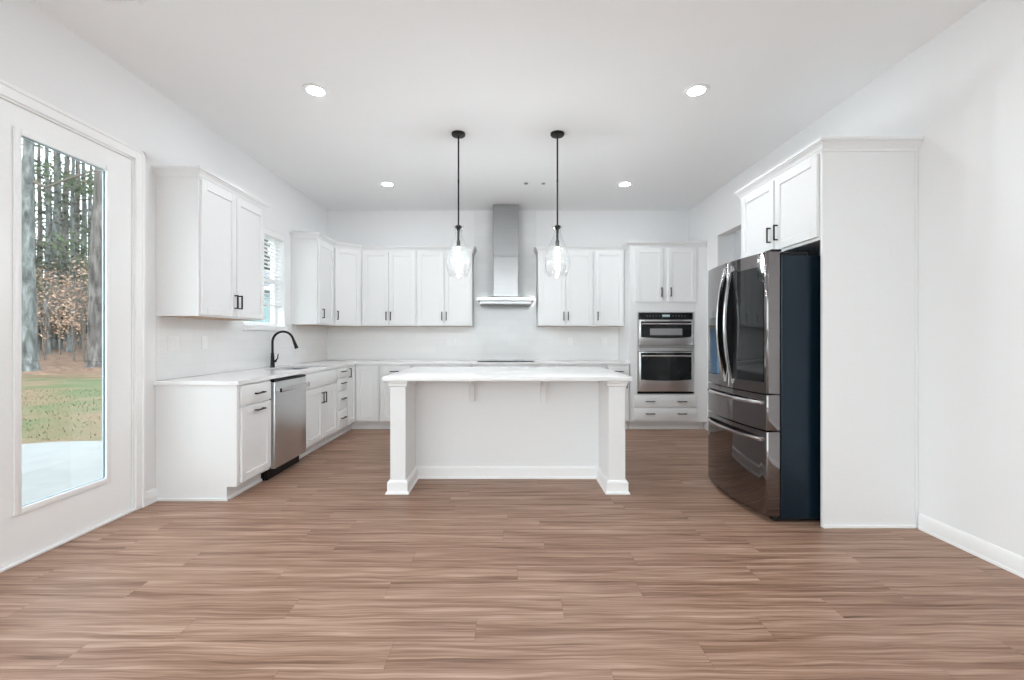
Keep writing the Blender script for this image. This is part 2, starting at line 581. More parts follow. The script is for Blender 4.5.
# hallway beyond the opening in the right wall
HX, HY = 3.70, 7.3
mb = MB(); mb.box((XR + 0.12, 3.6, -0.12), (HX, HY, 0)); struct('floor_hallway', mb, M['floor'], 'plank floor of the hallway')
mb = MB(); mb.box((XR + 0.12, 3.6, ZC), (HX, HY, ZC + 0.1)); struct('ceiling_hallway', mb, M['ceiling'], 'white hallway ceiling')
mb = MB()
mb.box((HX, 3.5, -0.12), (HX + 0.1, HY + 0.1, ZC)); mb.box((XR + T, HY, -0.12), (HX, HY + 0.1, ZC)); mb.box((XR + 0.12, 3.5, -0.12), (HX, 3.6, ZC))
mb.box((XR + 0.12, YB + T, -0.12), (XR + T, HY, ZC))
struct('wall_hallway', mb, M['wall'], 'pale hallway wall seen through the opening')

# baseboards
BASE_PROF = [(0, 0), (0.018, 0), (0.018, 0.012), (0.014, 0.02), (0.014, 0.082), (0.009, 0.094), (0.005, 0.10), (0, 0.10)]
mb = MB(); mb.sweep([(XL, DOOR_Y1 + 0.066), (XL, 3.355)], BASE_PROF, 1)
struct('baseboard_left', mb, M['trim'], 'white baseboard between the door and the base cabinets')
mb = MB(); mb.sweep([(XR, 2.862), (XR, YF)], BASE_PROF, 1); struct('baseboard_right', mb, M['trim'], 'white baseboard along the right wall')
mb = MB(); mb.sweep([(XR, OPN_Y1 + 0.0), (XR, 5.86)], BASE_PROF, -1); struct('baseboard_alcove', mb, M['trim'], 'white baseboard beside the oven cabinet')
mb = MB(); mb.sweep([(XR - 0.02, YF), (XL, YF), (XL, DOOR_Y0 - 0.07)], BASE_PROF, 1); struct('baseboard_front', mb, M['trim'], 'white baseboard below the added tall windows')

# ------------------------------------------------------------------ glazed door
d = thing('door_1', (XL, (DOOR_Y0 + DOOR_Y1) / 2, 0), 'white exterior door with one tall glass pane', 'door', kind='structure')
GY0, GY1, GZ0, GZ1 = 2.432, 2.945, 0.30, 2.322
sy0, sy1, sz0, sz1 = 2.238, 3.152, 0.02, 2.472
xs0, xs1 = XL - 0.055, XL - 0.010
mb = MB()
e_ = 0.032          # the opening in the leaf is wider than the inner bead, which laps the glass
ga, gb, gc, gd = GY0 - e_, GY1 + e_, GZ0 - e_, GZ1 + e_
mb.box((xs0, sy0, sz0), (xs1, ga, sz1)); mb.box((xs0, gb, sz0), (xs1, sy1, sz1))
mb.box((xs0, ga, sz0), (xs1, gb, gc)); mb.box((xs0, ga, gd), (xs1, gb, sz1))
mb.build('door_leaf', M['trim'], d)
mb = MB()
fw = 0.036
for (a, b) in (((GY0 - fw, GZ0 - fw), (GY0, GZ1 + fw)), ((GY1, GZ0 - fw), (GY1 + fw, GZ1 + fw)),
               ((GY0, GZ0 - fw), (GY1, GZ0)), ((GY0, GZ1), (GY1, GZ1 + fw))):
    mb.box((xs1 + 0.0003, a[0], a[1]), (xs1 + 0.012, b[0], b[1]), 0.004, 2)
mb.build('glazing_bead', M['trim'], d)
mb = MB(); mb.box((xs1 - 0.008, ga + 0.001, gc + 0.001), (xs1 - 0.002, gb - 0.001, gd - 0.001)); mb.build('glass_pane', M['pane'], d)
mb = MB()
for (a, b) in (((GY0 - 0.02, GZ0), (GY0 + 0.004, GZ1)), ((GY1 - 0.003, GZ0), (GY1 + 0.02, GZ1)), ((GY0, GZ0 - 0.02), (GY1, GZ0 + 0.003)), ((GY0, GZ1 - 0.003), (GY1, GZ1 + 0.02))):
    mb.box((xs1 - 0.016, a[0], a[1]), (xs1 - 0.0085, b[0], b[1]))
tag(mb.build('glazing_spacer', M['spacer'], d), 'grey-blue metal spacer round the glass', None)
mb = MB()
jx0, jx1 = XL - T, XL
mb.box((jx0, DOOR_Y0 + 0.001, 0), (jx1, sy0 - 0.003, DOOR_Z)); mb.box((jx0, sy1 + 0.003, 0), (jx1, DOOR_Y1 - 0.001, DOOR_Z)); mb.box((jx0, DOOR_Y0 + 0.001, sz1 + 0.003), (jx1, DOOR_Y1 - 0.001, DOOR_Z - 0.001))
mb.build('door_frame', M['trim'], d)
mb = MB(); mb.box((jx0, DOOR_Y0 + 0.005, 0.0), (XL + 0.012, DOOR_Y1 - 0.005, 0.018), 0.004); mb.build('threshold', M['trim'], d)
mb = MB()
CW = 0.075
def casing(mb, y0, y1, z1, x, w, side=1):
    mb.box((x, y0 - w, 0), (x + 0.014 * side, y0, z1 + w), 0.003); mb.box((x, y1, 0), (x + 0.014 * side, y1 + w, z1 + w), 0.003)
    mb.box((x, y0, z1), (x + 0.014 * side, y1, z1 + w), 0.003)
    mb.box((x, y0 - w, 0), (x + 0.022 * side, y0 - w + 0.022, z1 + w), 0.004); mb.box((x, y1 + w - 0.022, 0), (x + 0.022 * side, y1 + w, z1 + w), 0.004)
    mb.box((x, y0 - w, z1 + w - 0.022), (x + 0.022 * side, y1 + w, z1 + w), 0.004)
casing(mb, DOOR_Y0 + 0.012, DOOR_Y1 - 0.012, DOOR_Z - 0.012, XL + 0.0005, CW)
mb.build('door_casing', M['trim'], d)

# ------------------------------------------------------------------ kitchen window + unseen windows that let in more daylight
def window(name, axis, lo, hi, z0, z1, wall_in, out_sign, label, mullions=0, depth=T):
    """frame set back in the wall; wall_in is the interior plane, out_sign the direction outwards"""
    w = thing(name, ((wall_in, (lo + hi) / 2, z0) if axis == 'y' else ((lo + hi) / 2, wall_in, z0)), label, 'window', kind='structure')
    f = (lambda a, t, z: (wall_in + out_sign * t, a, z)) if axis == 'y' else (lambda a, t, z: (a, wall_in + out_sign * t, z))
    fr = 0.045
    mb = MB(f)
    e = 0.001
    mb.box((lo + e, 0.095, z0 + e), (lo + fr, depth - 0.005, z1 - e), 0.004); mb.box((hi - fr, 0.095, z0 + e), (hi - e, depth - 0.005, z1 - e), 0.004)
    mb.box((lo + fr, 0.095, z0 + e), (hi - fr, depth - 0.005, z0 + fr), 0.004); mb.box((lo + fr, 0.095, z1 - fr), (hi - fr, depth - 0.005, z1 - e), 0.004)
    zm = (z0 + z1) / 2
    mb.box((lo + fr, 0.098, zm - 0.022), (hi - fr, depth - 0.01, zm + 0.022), 0.004)
    mb.build('window_frame', M['trim'], w)
    mb = MB(f); mb.box((lo + fr - 0.003, 0.118, z0 + fr - 0.003), (hi - fr + 0.003, 0.122, z1 - fr + 0.003)); mb.build('glass_pane', M['pane'], w)
    mb = MB(f); mb.box((lo - 0.02, -0.022, z0 - 0.050), (hi + 0.03, 0.0, z0 + 0.004), 0.004)
    mb.box((lo + e, 0.0, z0), (hi - e, 0.095, z0 + 0.004))
    mb.build('window_sill', M['trim'], w)
    return w
window('window_1', 'y', WIN_Y0, WIN_Y1, WIN_Z0, WIN_Z1, XL, -1, 'kitchen window above the sink')
for i, (a, b, z0, z1) in enumerate(LEFT_BACK_WIN):
    window('window_%d' % (i + 2), 'y', a, b, z0, z1, XL, -1, 'unseen tall window in the left wall, enlarged for daylight')
for i, (a, b, z0, z1) in enumerate(ADDED_FRONT_WIN):
    window('window_%d' % (i + 4), 'x', a, b, z0, z1, YF, -1, 'unseen tall window added in the front wall for daylight')

bl = thing('window_blind', (XL - 0.045, (WIN_Y0 + WIN_Y1) / 2, 1.58), 'white horizontal slat blind, lowered most of the way over the sink window', 'blind')
by0, by1 = WIN_Y0 + 0.012, WIN_Y1 - 0.012
mb = MB(); mb.box((XL - 0.075, by0 - 0.01, WIN_Z1 - 0.062), (XL - 0.002, by1 + 0.01, WIN_Z1 - 0.0006), 0.002); mb.build('head_rail', M['blind'], bl)
mb = MB()
z = 1.625
while z < WIN_Z1 - 0.07:
    mb.prism([(XL - 0.071, z - 0.001), (XL - 0.046, z + 0.002), (XL - 0.021, z - 0.001), (XL - 0.021, z + 0.002), (XL - 0.046, z + 0.005), (XL - 0.071, z + 0.002)], by0 + 0.003, by1 - 0.003, plane='xz')
    z += 0.0435
mb.build('slat_panel', M['blind'], bl)
mb = MB(); mb.box((XL - 0.072, by0 + 0.002, 1.578), (XL - 0.020, by1 - 0.002, 1.598), 0.004); mb.build('bottom_rail', M['blind'], bl)
for yy in (by0 + 0.12, by1 - 0.12):
    for xx in (XL - 0.0735, XL - 0.0185):
        mb = MB(); mb.tube([(xx, yy, 1.585), (xx, yy, WIN_Z1 - 0.03)], 0.0012, 6); mb.build('ladder_cord', M['blind'], bl)

# ------------------------------------------------------------------ tile
mb = MB(); mb.box((XL+5e-4, 3.357, 0.903), (XL + 0.008, WIN_Y0 - 0.025, 1.384)); mb.box((XL+5e-4, WIN_Y0 - 0.025, 0.903), (XL + 0.008, WIN_Y1 + 0.025, WIN_Z0 - 0.051)); mb.box((XL+5e-4, WIN_Y1 + 0.025, 0.903), (XL + 0.008, YB - 0.009, 1.384))
tag(mb.build('tile_backsplash', M['tileY']), 'white glossy tile backsplash on the left wall below the sink window', 'backsplash')
mb = MB(); mb.box((XL, YB - 0.008, 0.903), (1.612, YB-5e-4, 1.384)); mb.box((-0.494, YB - 0.008, 1.384), (0.412, YB-5e-4, ZC-5e-4))
tag(mb.build('tile_backsplash', M['tileX']), 'white glossy tile backsplash on the far wall, rising to the ceiling behind the range hood', 'backsplash')

# ------------------------------------------------------------------ cabinets
CROWN = [(0, 2.418), (0.008, 2.418), (0.008, 2.434), (0.013, 2.436), (0.016, 2.447), (0.025, 2.461), (0.035, 2.470), (0.035, 2.476), (0.044, 2.478), (0.044, 2.496), (0, 2.496)]
LX, BY, RX = -2.032, 5.94, 2.028         # front planes of the base boxes / fridge surround
UX, UY = -2.322, 6.215                  # front planes of the wall boxes

def shaker(mb, u0, u1, z0, z1, v0=0.001, th=0.019, rail=0.057):
    mb.box((u0 + rail - 0.006, v0, z0 + rail - 0.006), (u1 - rail + 0.006, v0 + th - 0.011, z1 - rail + 0.006))
    b = 0.002
    mb.box((u0, v0, z0), (u0 + rail, v0 + th, z1), b); mb.box((u1 - rail, v0, z0), (u1, v0 + th, z1), b)
    mb.box((u0 + rail, v0, z0), (u1 - rail, v0 + th, z0 + rail), b); mb.box((u0 + rail, v0, z1 - rail), (u1 - rail, v0 + th, z1), b)

def slab(mb, u0, u1, z0, z1, v0=0.001, th=0.019):
    mb.box((u0, v0, z0), (u1, v0 + th, z1), 0.003, 2)

def pull(mb, u, z, vert, L=0.118, v0=0.02):
    h = L / 2
    r = 0.0055
    if vert:
        mb.box((u - r, v0 + 0.022, z - h), (u + r, v0 + 0.032, z + h), 0.0015)
        for s in (-1, 1):
            mb.box((u - r, v0, z + s * (h - 0.006) - 0.005), (u + r, v0 + 0.024, z + s * (h - 0.006) + 0.005), 0.001)
    else:
        mb.box((u - h, v0 + 0.022, z - r), (u + h, v0 + 0.032, z + r), 0.0015)
        for s in (-1, 1):
            mb.box((u + s * (h - 0.006) - 0.005, v0, z - r), (u + s * (h - 0.006) + 0.005, v0 + 0.024, z + r), 0.001)

def add_front(root, fn, kind, u0, u1, z0, z1, pulls=()):
    mb = MB(fn)
    if kind == 'door':
        shaker(mb, u0, u1, z0, z1)
        o = mb.build('door', M['cab'], root)
    else:
        slab(mb, u0, u1, z0, z1)
        o = mb.build('drawer' if kind == 'drawer' else 'false_front', M['cab'], root)
    for (u, z, vert) in pulls:
        mb = MB(fn); pull(mb, u, z, vert); mb.build('handle', M['black'], o)
    return o

G = 0.0012
def F_left(y0, x=LX):  return lambda u, v, z: (x + v, y0 + u, z)
def F_back(x0, y=BY):  return lambda u, v, z: (x0 + u, y - v, z)
def F_right(y0, x=RX): return lambda u, v, z: (x - v, y0 + u, z)

def base_cab(fn, w, depth, label, fronts, name='base_cabinet', group='base cabinets', toe=True, end0=0.0, hollow=False):
    o3 = fn(w / 2, -depth / 2, 0)
    root = thing(name, o3, label, 'cabinet', group)
    mb = MB(fn)
    if hollow:
        t = 0.018
        mb.box((G, -depth, 0.105), (t, 0, 0.869)); mb.box((w - t, -depth, 0.105), (w - G, 0, 0.869))
        mb.box((t, -depth, 0.105), (w - t, 0, 0.123)); mb.box((t, -depth, 0.123), (w - t, -depth + 0.01, 0.5)); mb.box((t, -0.018, 0.123), (w - t, 0, 0.869))
    else:
        mb.box((G, -depth, 0.105), (w - G, 0, 0.869), 0.001)
    mb.build('carcass', M['cab'], root)
    if toe:
        mb = MB(fn)
        mb.box((G, -depth, 0.0), (w - G, -0.075, 0.105)); mb.box((G, -0.075, 0), (w - G, -0.063, 0.022), 0.003)
        mb.build('toe_kick', M['cab'], root)
    for f in fronts:
        add_front(root, fn, *f)
    return root

DL = LX - XL - 0.001   # depth left run
# left run
w = 0.452; fn = F_left(3.37)
c = base_cab(fn, w, DL, 'white base cabinet nearest the glazed door, one drawer over one door',
         [('drawer', 0.022, w - 0.016, 0.705, 0.856, [(w / 2 + 0.02, 0.780, False)]),
          ('door', 0.022, w - 0.016, 0.125, 0.692, [(w / 2 + 0.02, 0.648, False)])])
mb = MB()
mb.box((XL + 0.001, 3.355, 0.105), (LX, 3.3698, 0.869)); mb.box((XL + 0.001, 3.355, 0), (LX - 0.075, 3.3698, 0.105))
mb.box((XL + 0.02, 3.343, 0), (LX - 0.063, 3.355, 0.022), 0.003)
mb.build('end_panel', M['cab'], c)
w = 0.880; fn = F_left(4.428)
base_cab(fn, w, DL, 'white sink cabinet with two doors under a long blank front, right after the dishwasher',
         [('false_front', 0.016, w - 0.016, 0.705, 0.856),
          ('door', 0.016, w / 2 - 0.004, 0.125, 0.692, [(w / 2 - 0.034, 0.575, True)]),
          ('door', w / 2 + 0.004, w - 0.016, 0.125, 0.692, [(w / 2 + 0.034, 0.575, True)])], hollow=True)
w = 0.312; fn = F_left(5.310)
zz = [(0.745, 0.856), (0.590, 0.732), (0.365, 0.577), (0.125, 0.352)]
base_cab(fn, w, DL, 'narrow white cabinet of four stacked drawers, between the sink cabinet and the corner',
         [('drawer', 0.014, w - 0.012, a, b, [(w / 2, (a + b) / 2 + 0.012, False)]) for a, b in zz])
# corner cabinet (L-shaped)
cc = thing('corner_base_cabinet', (-2.2, 6.1, 0), 'white L-shaped corner base cabinet with two doors meeting at the inside corner', 'cabinet', 'base cabinets')
CX1, CY0 = -1.706, 5.624
plan = [(XL + 0.001, CY0), (LX, CY0), (LX, BY), (CX1, BY), (CX1, YB - 0.001), (XL + 0.001, YB - 0.001)]
mb = MB(); mb.prism(plan, 0.105, 0.869); mb.build('carcass', M['cab'], cc)
t = 0.075
mb = MB(); mb.prism([(XL + 0.001, CY0), (LX - t, CY0), (LX - t, BY + t), (CX1, BY + t), (CX1, YB - 0.001), (XL + 0.001, YB - 0.001)], 0, 0.105)
mb.sweep([(LX - t, CY0), (LX - t, BY + t), (CX1, BY + t)], [(0, 0), (0.012, 0), (0.012, 0.018), (0.009, 0.022), (0, 0.022)], 1); mb.build('toe_kick', M['cab'], cc)
fn = F_left(CY0); add_front(cc, fn, 'door', 0.012, BY - CY0 - 0.024, 0.125, 0.856, [(0.050, 0.780, True)])
fn = F_back(LX); add_front(cc, fn, 'door', 0.024, CX1 - LX - 0.014, 0.125, 0.856)
# far run
DB = YB - BY - 0.001
def std(w, two):
    h = [('drawer', 0.014, w - 0.014, 0.705, 0.856, [(w / 2, 0.780, False)])]
    if two:
        h += [('door', 0.014, w / 2 - 0.004, 0.125, 0.692, [(w / 2 - 0.034, 0.62, True)]), ('door', w / 2 + 0.004, w - 0.014, 0.125, 0.692, [(w / 2 + 0.034, 0.62, True)])]
    else:
        h += [('door', 0.014, w - 0.014, 0.125, 0.692, [(w - 0.045, 0.62, True)])]
    return h
for x0, x1, two, lab in ((-1.704, -1.293, False, 'white base cabinet on the far wall, right of the corner cabinet'),
                         (-1.291, -0.488, True, 'white base cabinet on the far wall left of the cooktop, mostly behind the island'),
                         (0.431, 1.307, True, 'white base cabinet on the far wall right of the cooktop, mostly behind the island'),
                         (1.309, 1.613, False, 'narrow white base cabinet against the tall oven cabinet, a drawer over one door')):
    base_cab(F_back(x0), x1 - x0, DB, lab, std(x1 - x0, two))
w = 0.915
base_cab(F_back(-0.486), w, DB, 'white base cabinet under the black glass cooktop, behind the island',
         [('false_front', 0.014, w - 0.014, 0.745, 0.856), ('drawer', 0.014, w - 0.014, 0.44, 0.73, [(w / 2, 0.66, False)]), ('drawer', 0.014, w - 0.014, 0.125, 0.425, [(w / 2, 0.36, False)])])

# wall cabinets
def crown_part(root, path, side):
    mb = MB(); mb.sweep(path, CROWN, side); mb.build('crown_moulding', M['cab'], root)

def wall_cab(fn, w, depth, label, doors, z0=1.385, name='upper_cabinet', group='wall cabinets'):
    root = thing(name, fn(w / 2, -depth / 2, z0), label, 'cabinet', group)
    mb = MB(fn); mb.box((G, -depth, z0 + 0.0005), (w - G, 0, 2.42), 0.001); mb.build('carcass', M['cab'], root)
    mb = MB(fn); mb.box((0.018, -depth, z0 - 0.001), (w - 0.018, -0.024, z0)); tag(mb.build('underside', M['rawwood'], root), 'bare wood underside', None)
    for f in doors:
        add_front(root, fn, *f)
    return root
def two_doors(w, z0=1.385, a=0.018, gap=0.0035):
    zt = 2.412
    return [('door', a, w / 2 - gap, z0 + 0.012, zt, [(w / 2 - gap - 0.027, z0 + 0.138, True)]), ('door', w / 2 + gap, w - a, z0 + 0.012, zt, [(w / 2 + gap + 0.027, z0 + 0.138, True)])]
DU = UX - XL - 0.001
DUB = YB - UY - 0.001
y0, y1 = 3.357, 4.25
r = wall_cab(F_left(y0, UX), y1 - y0, DU, 'large white two-door wall cabinet left of the window, above the dishwasher', two_doors(y1 - y0))
crown_part(r, [(XL + 0.001, y0), (UX, y0), (UX, y1), (XL + 0.001, y1)], 1)
y0, y1 = 5.45, 5.939
r = wall_cab(F_left(y0, UX), y1 - y0, DU, 'white one-door wall cabinet just right of the window', [('door', 0.02, y1 - y0 - 0.016, 1.397, 2.412, [(0.10, 1.523, True)])])
crown_part(r, [(XL + 0.001, y0), (UX, y0), (UX, y1)], 1)
# diagonal corner
dc = thing('corner_upper_cabinet', (-2.5, 6.33, 1.385), 'white corner wall cabinet with a single door set at an angle', 'cabinet', 'wall cabinets')
DX, DY = -2.034, 5.940
plan = [(XL + 0.001, DY), (UX, DY), (DX, UY), (DX, YB - 0.001), (XL + 0.001, YB - 0.001)]
mb = MB(); mb.prism(plan, 1.3855, 2.42); mb.build('carcass', M['cab'], dc)
mb = MB(); mb.prism([(XL + 0.001, DY + 0.002), (UX - 0.03, DY + 0.002), (DX - 0.002, UY + 0.03), (DX - 0.002, YB - 0.001), (XL + 0.001, YB - 0.001)], 1.384, 1.385); tag(mb.build('underside', M['rawwood'], dc), 'bare wood underside', None)
dirv = Vector((DX - UX, UY - DY)); dl = dirv.length; dirv.normalize(); nv = Vector((dirv.y, -dirv.x))
fn = lambda u, v, z: (UX + dirv.x * u + nv.x * v, DY + dirv.y * u + nv.y * v, z)
add_front(dc, fn, 'door', 0.022, dl - 0.022, 1.397, 2.412, [(0.052, 1.523, True)])
crown_part(dc, [(UX, DY - 0.0), (UX + 0.0001, DY), (DX, UY), (DX + 0.0001, UY)][1:3], 1)
for x0, x1, lab in ((-2.033, -1.268, 'white two-door wall cabinet on the far wall, next to the angled corner cabinet'),
                    (-1.267, -0.497, 'white two-door wall cabinet on the far wall, just left of the range hood'),
                    (0.414, 1.187, 'white two-door wall cabinet on the far wall, just right of the range hood')):
    r = wall_cab(F_back(x0, UY), x1 - x0, DUB, lab, two_doors(x1 - x0))
    p = [(x0, UY), (x1, UY)]
    if abs(x1 + 0.497) < 1e-6: p = p + [(x1, YB - 0.009)]
    if abs(x0 - 0.414) < 1e-6: p = [(x0, YB - 0.009)] + p
    crown_part(r, p, 1)
x0, x1 = 1.188, 1.614
r = wall_cab(F_back(x0, UY), x1 - x0, DUB, 'white one-door wall cabinet touching the tall oven cabinet', [('door', 0.02, x1 - x0 - 0.02, 1.397, 2.412, [(0.052, 1.523, True)])])
crown_part(r, [(x0, UY), (x1, UY)], 1)

# tall oven cabinet
TX0, TX1, TY = 1.617, 2.534, 5.93
OX0, OX1, OZ0, OZ1 = 1.716, 2.451, 0.482, 1.565
oc = thing('oven_cabinet', ((TX0 + TX1) / 2, 6.24, 0), 'tall white cabinet holding the built-in ovens, two doors above and two wide drawers below', 'cabinet')
mb = MB()
mb.box((TX0, TY, 0.105), (OX0, YB - 0.001, 2.42)); mb.box((OX1, TY, 0.105), (TX1, YB - 0.001, 2.42))
mb.box((OX0, TY, 0.105), (OX1, YB - 0.001, OZ0)); mb.box((OX0, TY, OZ1), (OX1, YB - 0.001, 2.42)); mb.box((OX0, YB - 0.03, OZ0), (OX1, YB - 0.001, OZ1))
mb.box((TX1, TY, 0.105), (XR - 0.001, TY + 0.02, 2.42))
mb.build('carcass', M['cab'], oc)
mb = MB(); mb.box((TX0, TY + 0.075, 0), (XR - 0.02, YB - 0.001, 0.105)); mb.box((TX0, TY + 0.063, 0), (XR - 0.02, TY + 0.075, 0.022), 0.003); mb.build('toe_kick', M['cab'], oc)
fn = F_back(0, TY)
add_front(oc, fn, 'door', 1.683, 2.052, 1.695, 2.405, [(2.022, 1.825, True)])
add_front(oc, fn, 'door', 2.113, 2.485, 1.695, 2.405, [(2.143, 1.825, True)])
add_front(oc, fn, 'drawer', 1.664, 2.491, 0.302, 0.466, [(1.875, 0.385, False), (2.295, 0.385, False)])
add_front(oc, fn, 'drawer', 1.664, 2.491, 0.132, 0.290, [(1.875, 0.222, False), (2.295, 0.222, False)])
crown_part(oc, [(TX0, 6.174), (TX0, TY), (TX1 + 0.085, TY)], 1)

# ------------------------------------------------------------------ wall oven
ov = thing('built_in_oven', ((OX0 + OX1) / 2, 6.15, OZ0 + 0.002), 'stainless steel microwave and oven combination built into the tall cabinet', 'oven')
ox0, ox1 = OX0 + 0.003, OX1 - 0.003
fnO = F_back(0, TY)
mb = MB(fnO); mb.box((ox0, -0.52, OZ0 + 0.004), (ox1, -0.001, OZ1 - 0.004)); mb.build('body', M['darkplastic'], ov)
mb = MB(fnO)
for a, b in (((ox0 - 0.012, OZ0 + 0.014), (ox0 + 0.008, OZ1)), ((ox1 - 0.008, OZ0 + 0.014), (ox1 + 0.012, OZ1)), ((ox0, OZ1 - 0.012), (ox1, OZ1)), ((ox0, 1.103), (ox1, 1.122))):
    mb.box((a[0], 0.001, a[1]), (b[0], 0.010, b[1]), 0.002)
mb.build('trim_frame', M['steel'], ov)
mb = MB(fnO); mb.box((ox0 + 0.010, 0.001, 1.470), (ox1 - 0.010, 0.022, 1.550), 0.003); cp = mb.build('control_panel', M['darkglass'], ov)
mb = MB(fnO); mb.box((2.034, 0.0222, 1.500), (2.134, 0.0232, 1.528)); mb.build('display', M['display'], cp)
for k in range(5):
    for s in (-1, 1):
        u = 2.084 + s * (0.09 + 0.04 * k)
        mb = MB(fnO); mb.box((u - 0.006, 0.0222, 1.508), (u + 0.006, 0.0228, 1.514)); mb.build('touch_key', M['greyplastic'], cp)
def oven_door(z0, z1, wz0, wz1, hz, inner, name):
    mb = MB(fnO)
    u0, u1 = ox0 + 0.010, ox1 - 0.010
    mb.box((u0, 0.001, z0), (u1, 0.030, z1), 0.004, 2)
    dd = mb.build(name, M['steel'], ov)
    mb = MB(fnO)
    n = 12
    pts = []
    a0, a1 = u0 + 0.022, u1 - 0.022
    for k in range(n + 1):
        s = k / n
        pts.append((a0 + (a1 - a0) * s, wz0 - 0.016 * (1 - (2 * s - 1) ** 2)))
    pts += [(a1, wz1), (a0, wz1)]
    mb.prism(pts, 0.0302, 0.0335, plane='xz')
    gl = mb.build('glass', M['darkglass'], dd)
    if inner:
        mb = MB(fnO); iu0, iu1, iz0, iz1 = inner
        mb.box((iu0, 0.0336, iz0), (iu1, 0.0342, iz1)); mb.build('viewing_window', M['greyplastic'], gl)
    mb = MB(fnO)
    mb.tube([(u0 + 0.03, 0.066, hz), (2.084, 0.073, hz), (u1 - 0.03, 0.066, hz)], 0.011, 12)
    for u in (u0 + 0.045, u1 - 0.045):
        mb.box((u - 0.012, 0.029, hz - 0.009), (u + 0.012, 0.066, hz + 0.009), 0.002)
    mb.build('handle', M['steelH'], dd)
    return dd
ud = oven_door(1.125, 1.462, 1.232, 1.44, 1.405, (1.869, 2.294, 1.258, 1.345), 'upper_door')
mb = MB(fnO); mb.lathe((0, 0), [(0.0, 0), (0.013, 0), (0.013, 0.0015), (0.011, 0.0018), (0.011, 0.0010), (0.0, 0.0010)], 20)
for v in mb.bm.verts:
    v.co = Vector((2.084 + v.co.x, TY - 0.0302 - v.co.z, 1.176 + v.co.y))
mb.build('badge', M['greyplastic'], ud)
ld = oven_door(0.515, 1.040, 0.672, 1.025, 0.985, None, 'lower_door')
mb = MB(fnO); mb.box((ox0 + 0.008, 0.001, 1.048), (ox1 - 0.008, 0.026, 1.098), 0.003); mb.build('vent_strip', M['steel'], ov)
mb = MB(fnO); mb.box((ox0 - 0.008, 0.001, OZ0 + 0.002), (ox1 + 0.008, 0.016, 0.508), 0.002); mb.build('base_vent', M['darkplastic'], ov)

# ------------------------------------------------------------------ worktops, sink, cooktop
CT0, CT1 = 0.8705, 0.900
SX0, SX1, SY0, SY1 = -2.505, -2.115, 4.53, 5.22
mb = MB()
CE = LX + 0.024
CF = BY - 0.034
def ctbox(x0, y0, x1, y1): mb.box((x0, y0, CT0), (x1, y1, CT1))
ctbox(XL + 0.001, 3.335, CE, SY0); ctbox(XL + 0.001, SY0, SX0, SY1); ctbox(SX1, SY0, CE, SY1)
ctbox(XL + 0.001, SY1, CE, YB - 0.009); ctbox(CE, CF, 1.615, YB - 0.009)
bmesh.ops.remove_doubles(mb.bm, verts=mb.bm.verts[:], dist=1e-5)
tag(mb.build('countertop', M['quartz']), 'white quartz L-shaped worktop running along the left and far walls', 'countertop')
sk = thing('sink', ((SX0 + SX1) / 2, (SY0 + SY1) / 2, 0.68), 'stainless steel sink set under the worktop below the window', 'sink')
mb = MB()
e = 0.012
o_ = [(SX0 - e, SY0 - e), (SX1 + e, SY0 - e), (SX1 + e, SY1 + e), (SX0 - e, SY1 + e)]
i_ = [(SX0, SY0), (SX1, SY0), (SX1, SY1), (SX0, SY1)]
def ring(pts, z): return [mb.V((p[0], p[1], z)) for p in pts]
zt = CT0 - 0.0006
ro, ri = ring(o_, zt), ring(i_, zt)
sh = lambda d: [(SX0 + d, SY0 + d), (SX1 - d, SY0 + d), (SX1 - d, SY1 - d), (SX0 + d, SY1 - d)]
rb = ring(sh(0.012), 0.69); ro2 = ring(o_, 0.684)
for a, b in ((ro, ri), (ri, rb), (ro2, ro)):
    for k in range(4): mb.face([a[k], a[(k + 1) % 4], b[(k + 1) % 4], b[k]])
mb.face(rb); mb.face(ro2[::-1])
mb.build('basin', M['sinksteel'], sk)
mb = MB(); mb.lathe(((SX0 + SX1) / 2 - 0.05, (SY0 + SY1) / 2), [(0.0, 0.6935), (0.03, 0.6925), (0.042, 0.694), (0.045, 0.6905)], 24); mb.build('drain', M['sinksteel'], sk)

fa = thing('faucet', (-2.56, 4.87, CT1), 'matte black gooseneck kitchen faucet standing behind the sink', 'faucet')
fx, fy = -2.56, 4.87
mb = MB(); mb.lathe((fx, fy), [(0.026, CT1), (0.026, CT1 + 0.004), (0.0235, CT1 + 0.012), (0.019, CT1 + 0.10), (0.0155, CT1 + 0.16)], 20, True, True); mb.build('base', M['black'], fa)
mb = MB()
path = [(fx, fy, CT1 + 0.15), (fx, fy, CT1 + 0.23)]
R0 = 0.115
zc = CT1 + 0.275
for k in range(0, 15):
    a = math.pi - k * math.radians(165) / 14
    path.append((fx + R0 + R0 * math.cos(a), fy, zc + R0 * math.sin(a)))
mb.tube(path, 0.0125, 14); mb.build('spout', M['black'], fa)
p0 = Vector(path[-1]); dv = (Vector(path[-1]) - Vector(path[-2])).normalized()
mb = MB(); mb.tube([p0, p0 + dv * 0.02, p0 + dv * 0.05, p0 + dv * 0.105], [0.0135, 0.0145, 0.016, 0.0195], 16); mb.build('spray_head', M['black'], fa)
mb = MB(); mb.tube([(fx + 0.0, fy + 0.018, CT1 + 0.065), (fx + 0.012, fy + 0.045, CT1 + 0.068)], 0.014, 12)
mb.tube([(fx + 0.012, fy + 0.040, CT1 + 0.068), (fx + 0.030, fy + 0.050, CT1 + 0.10), (fx + 0.034, fy + 0.055, CT1 + 0.145)], [0.009, 0.006, 0.0055], 10); mb.build('handle', M['black'], fa)

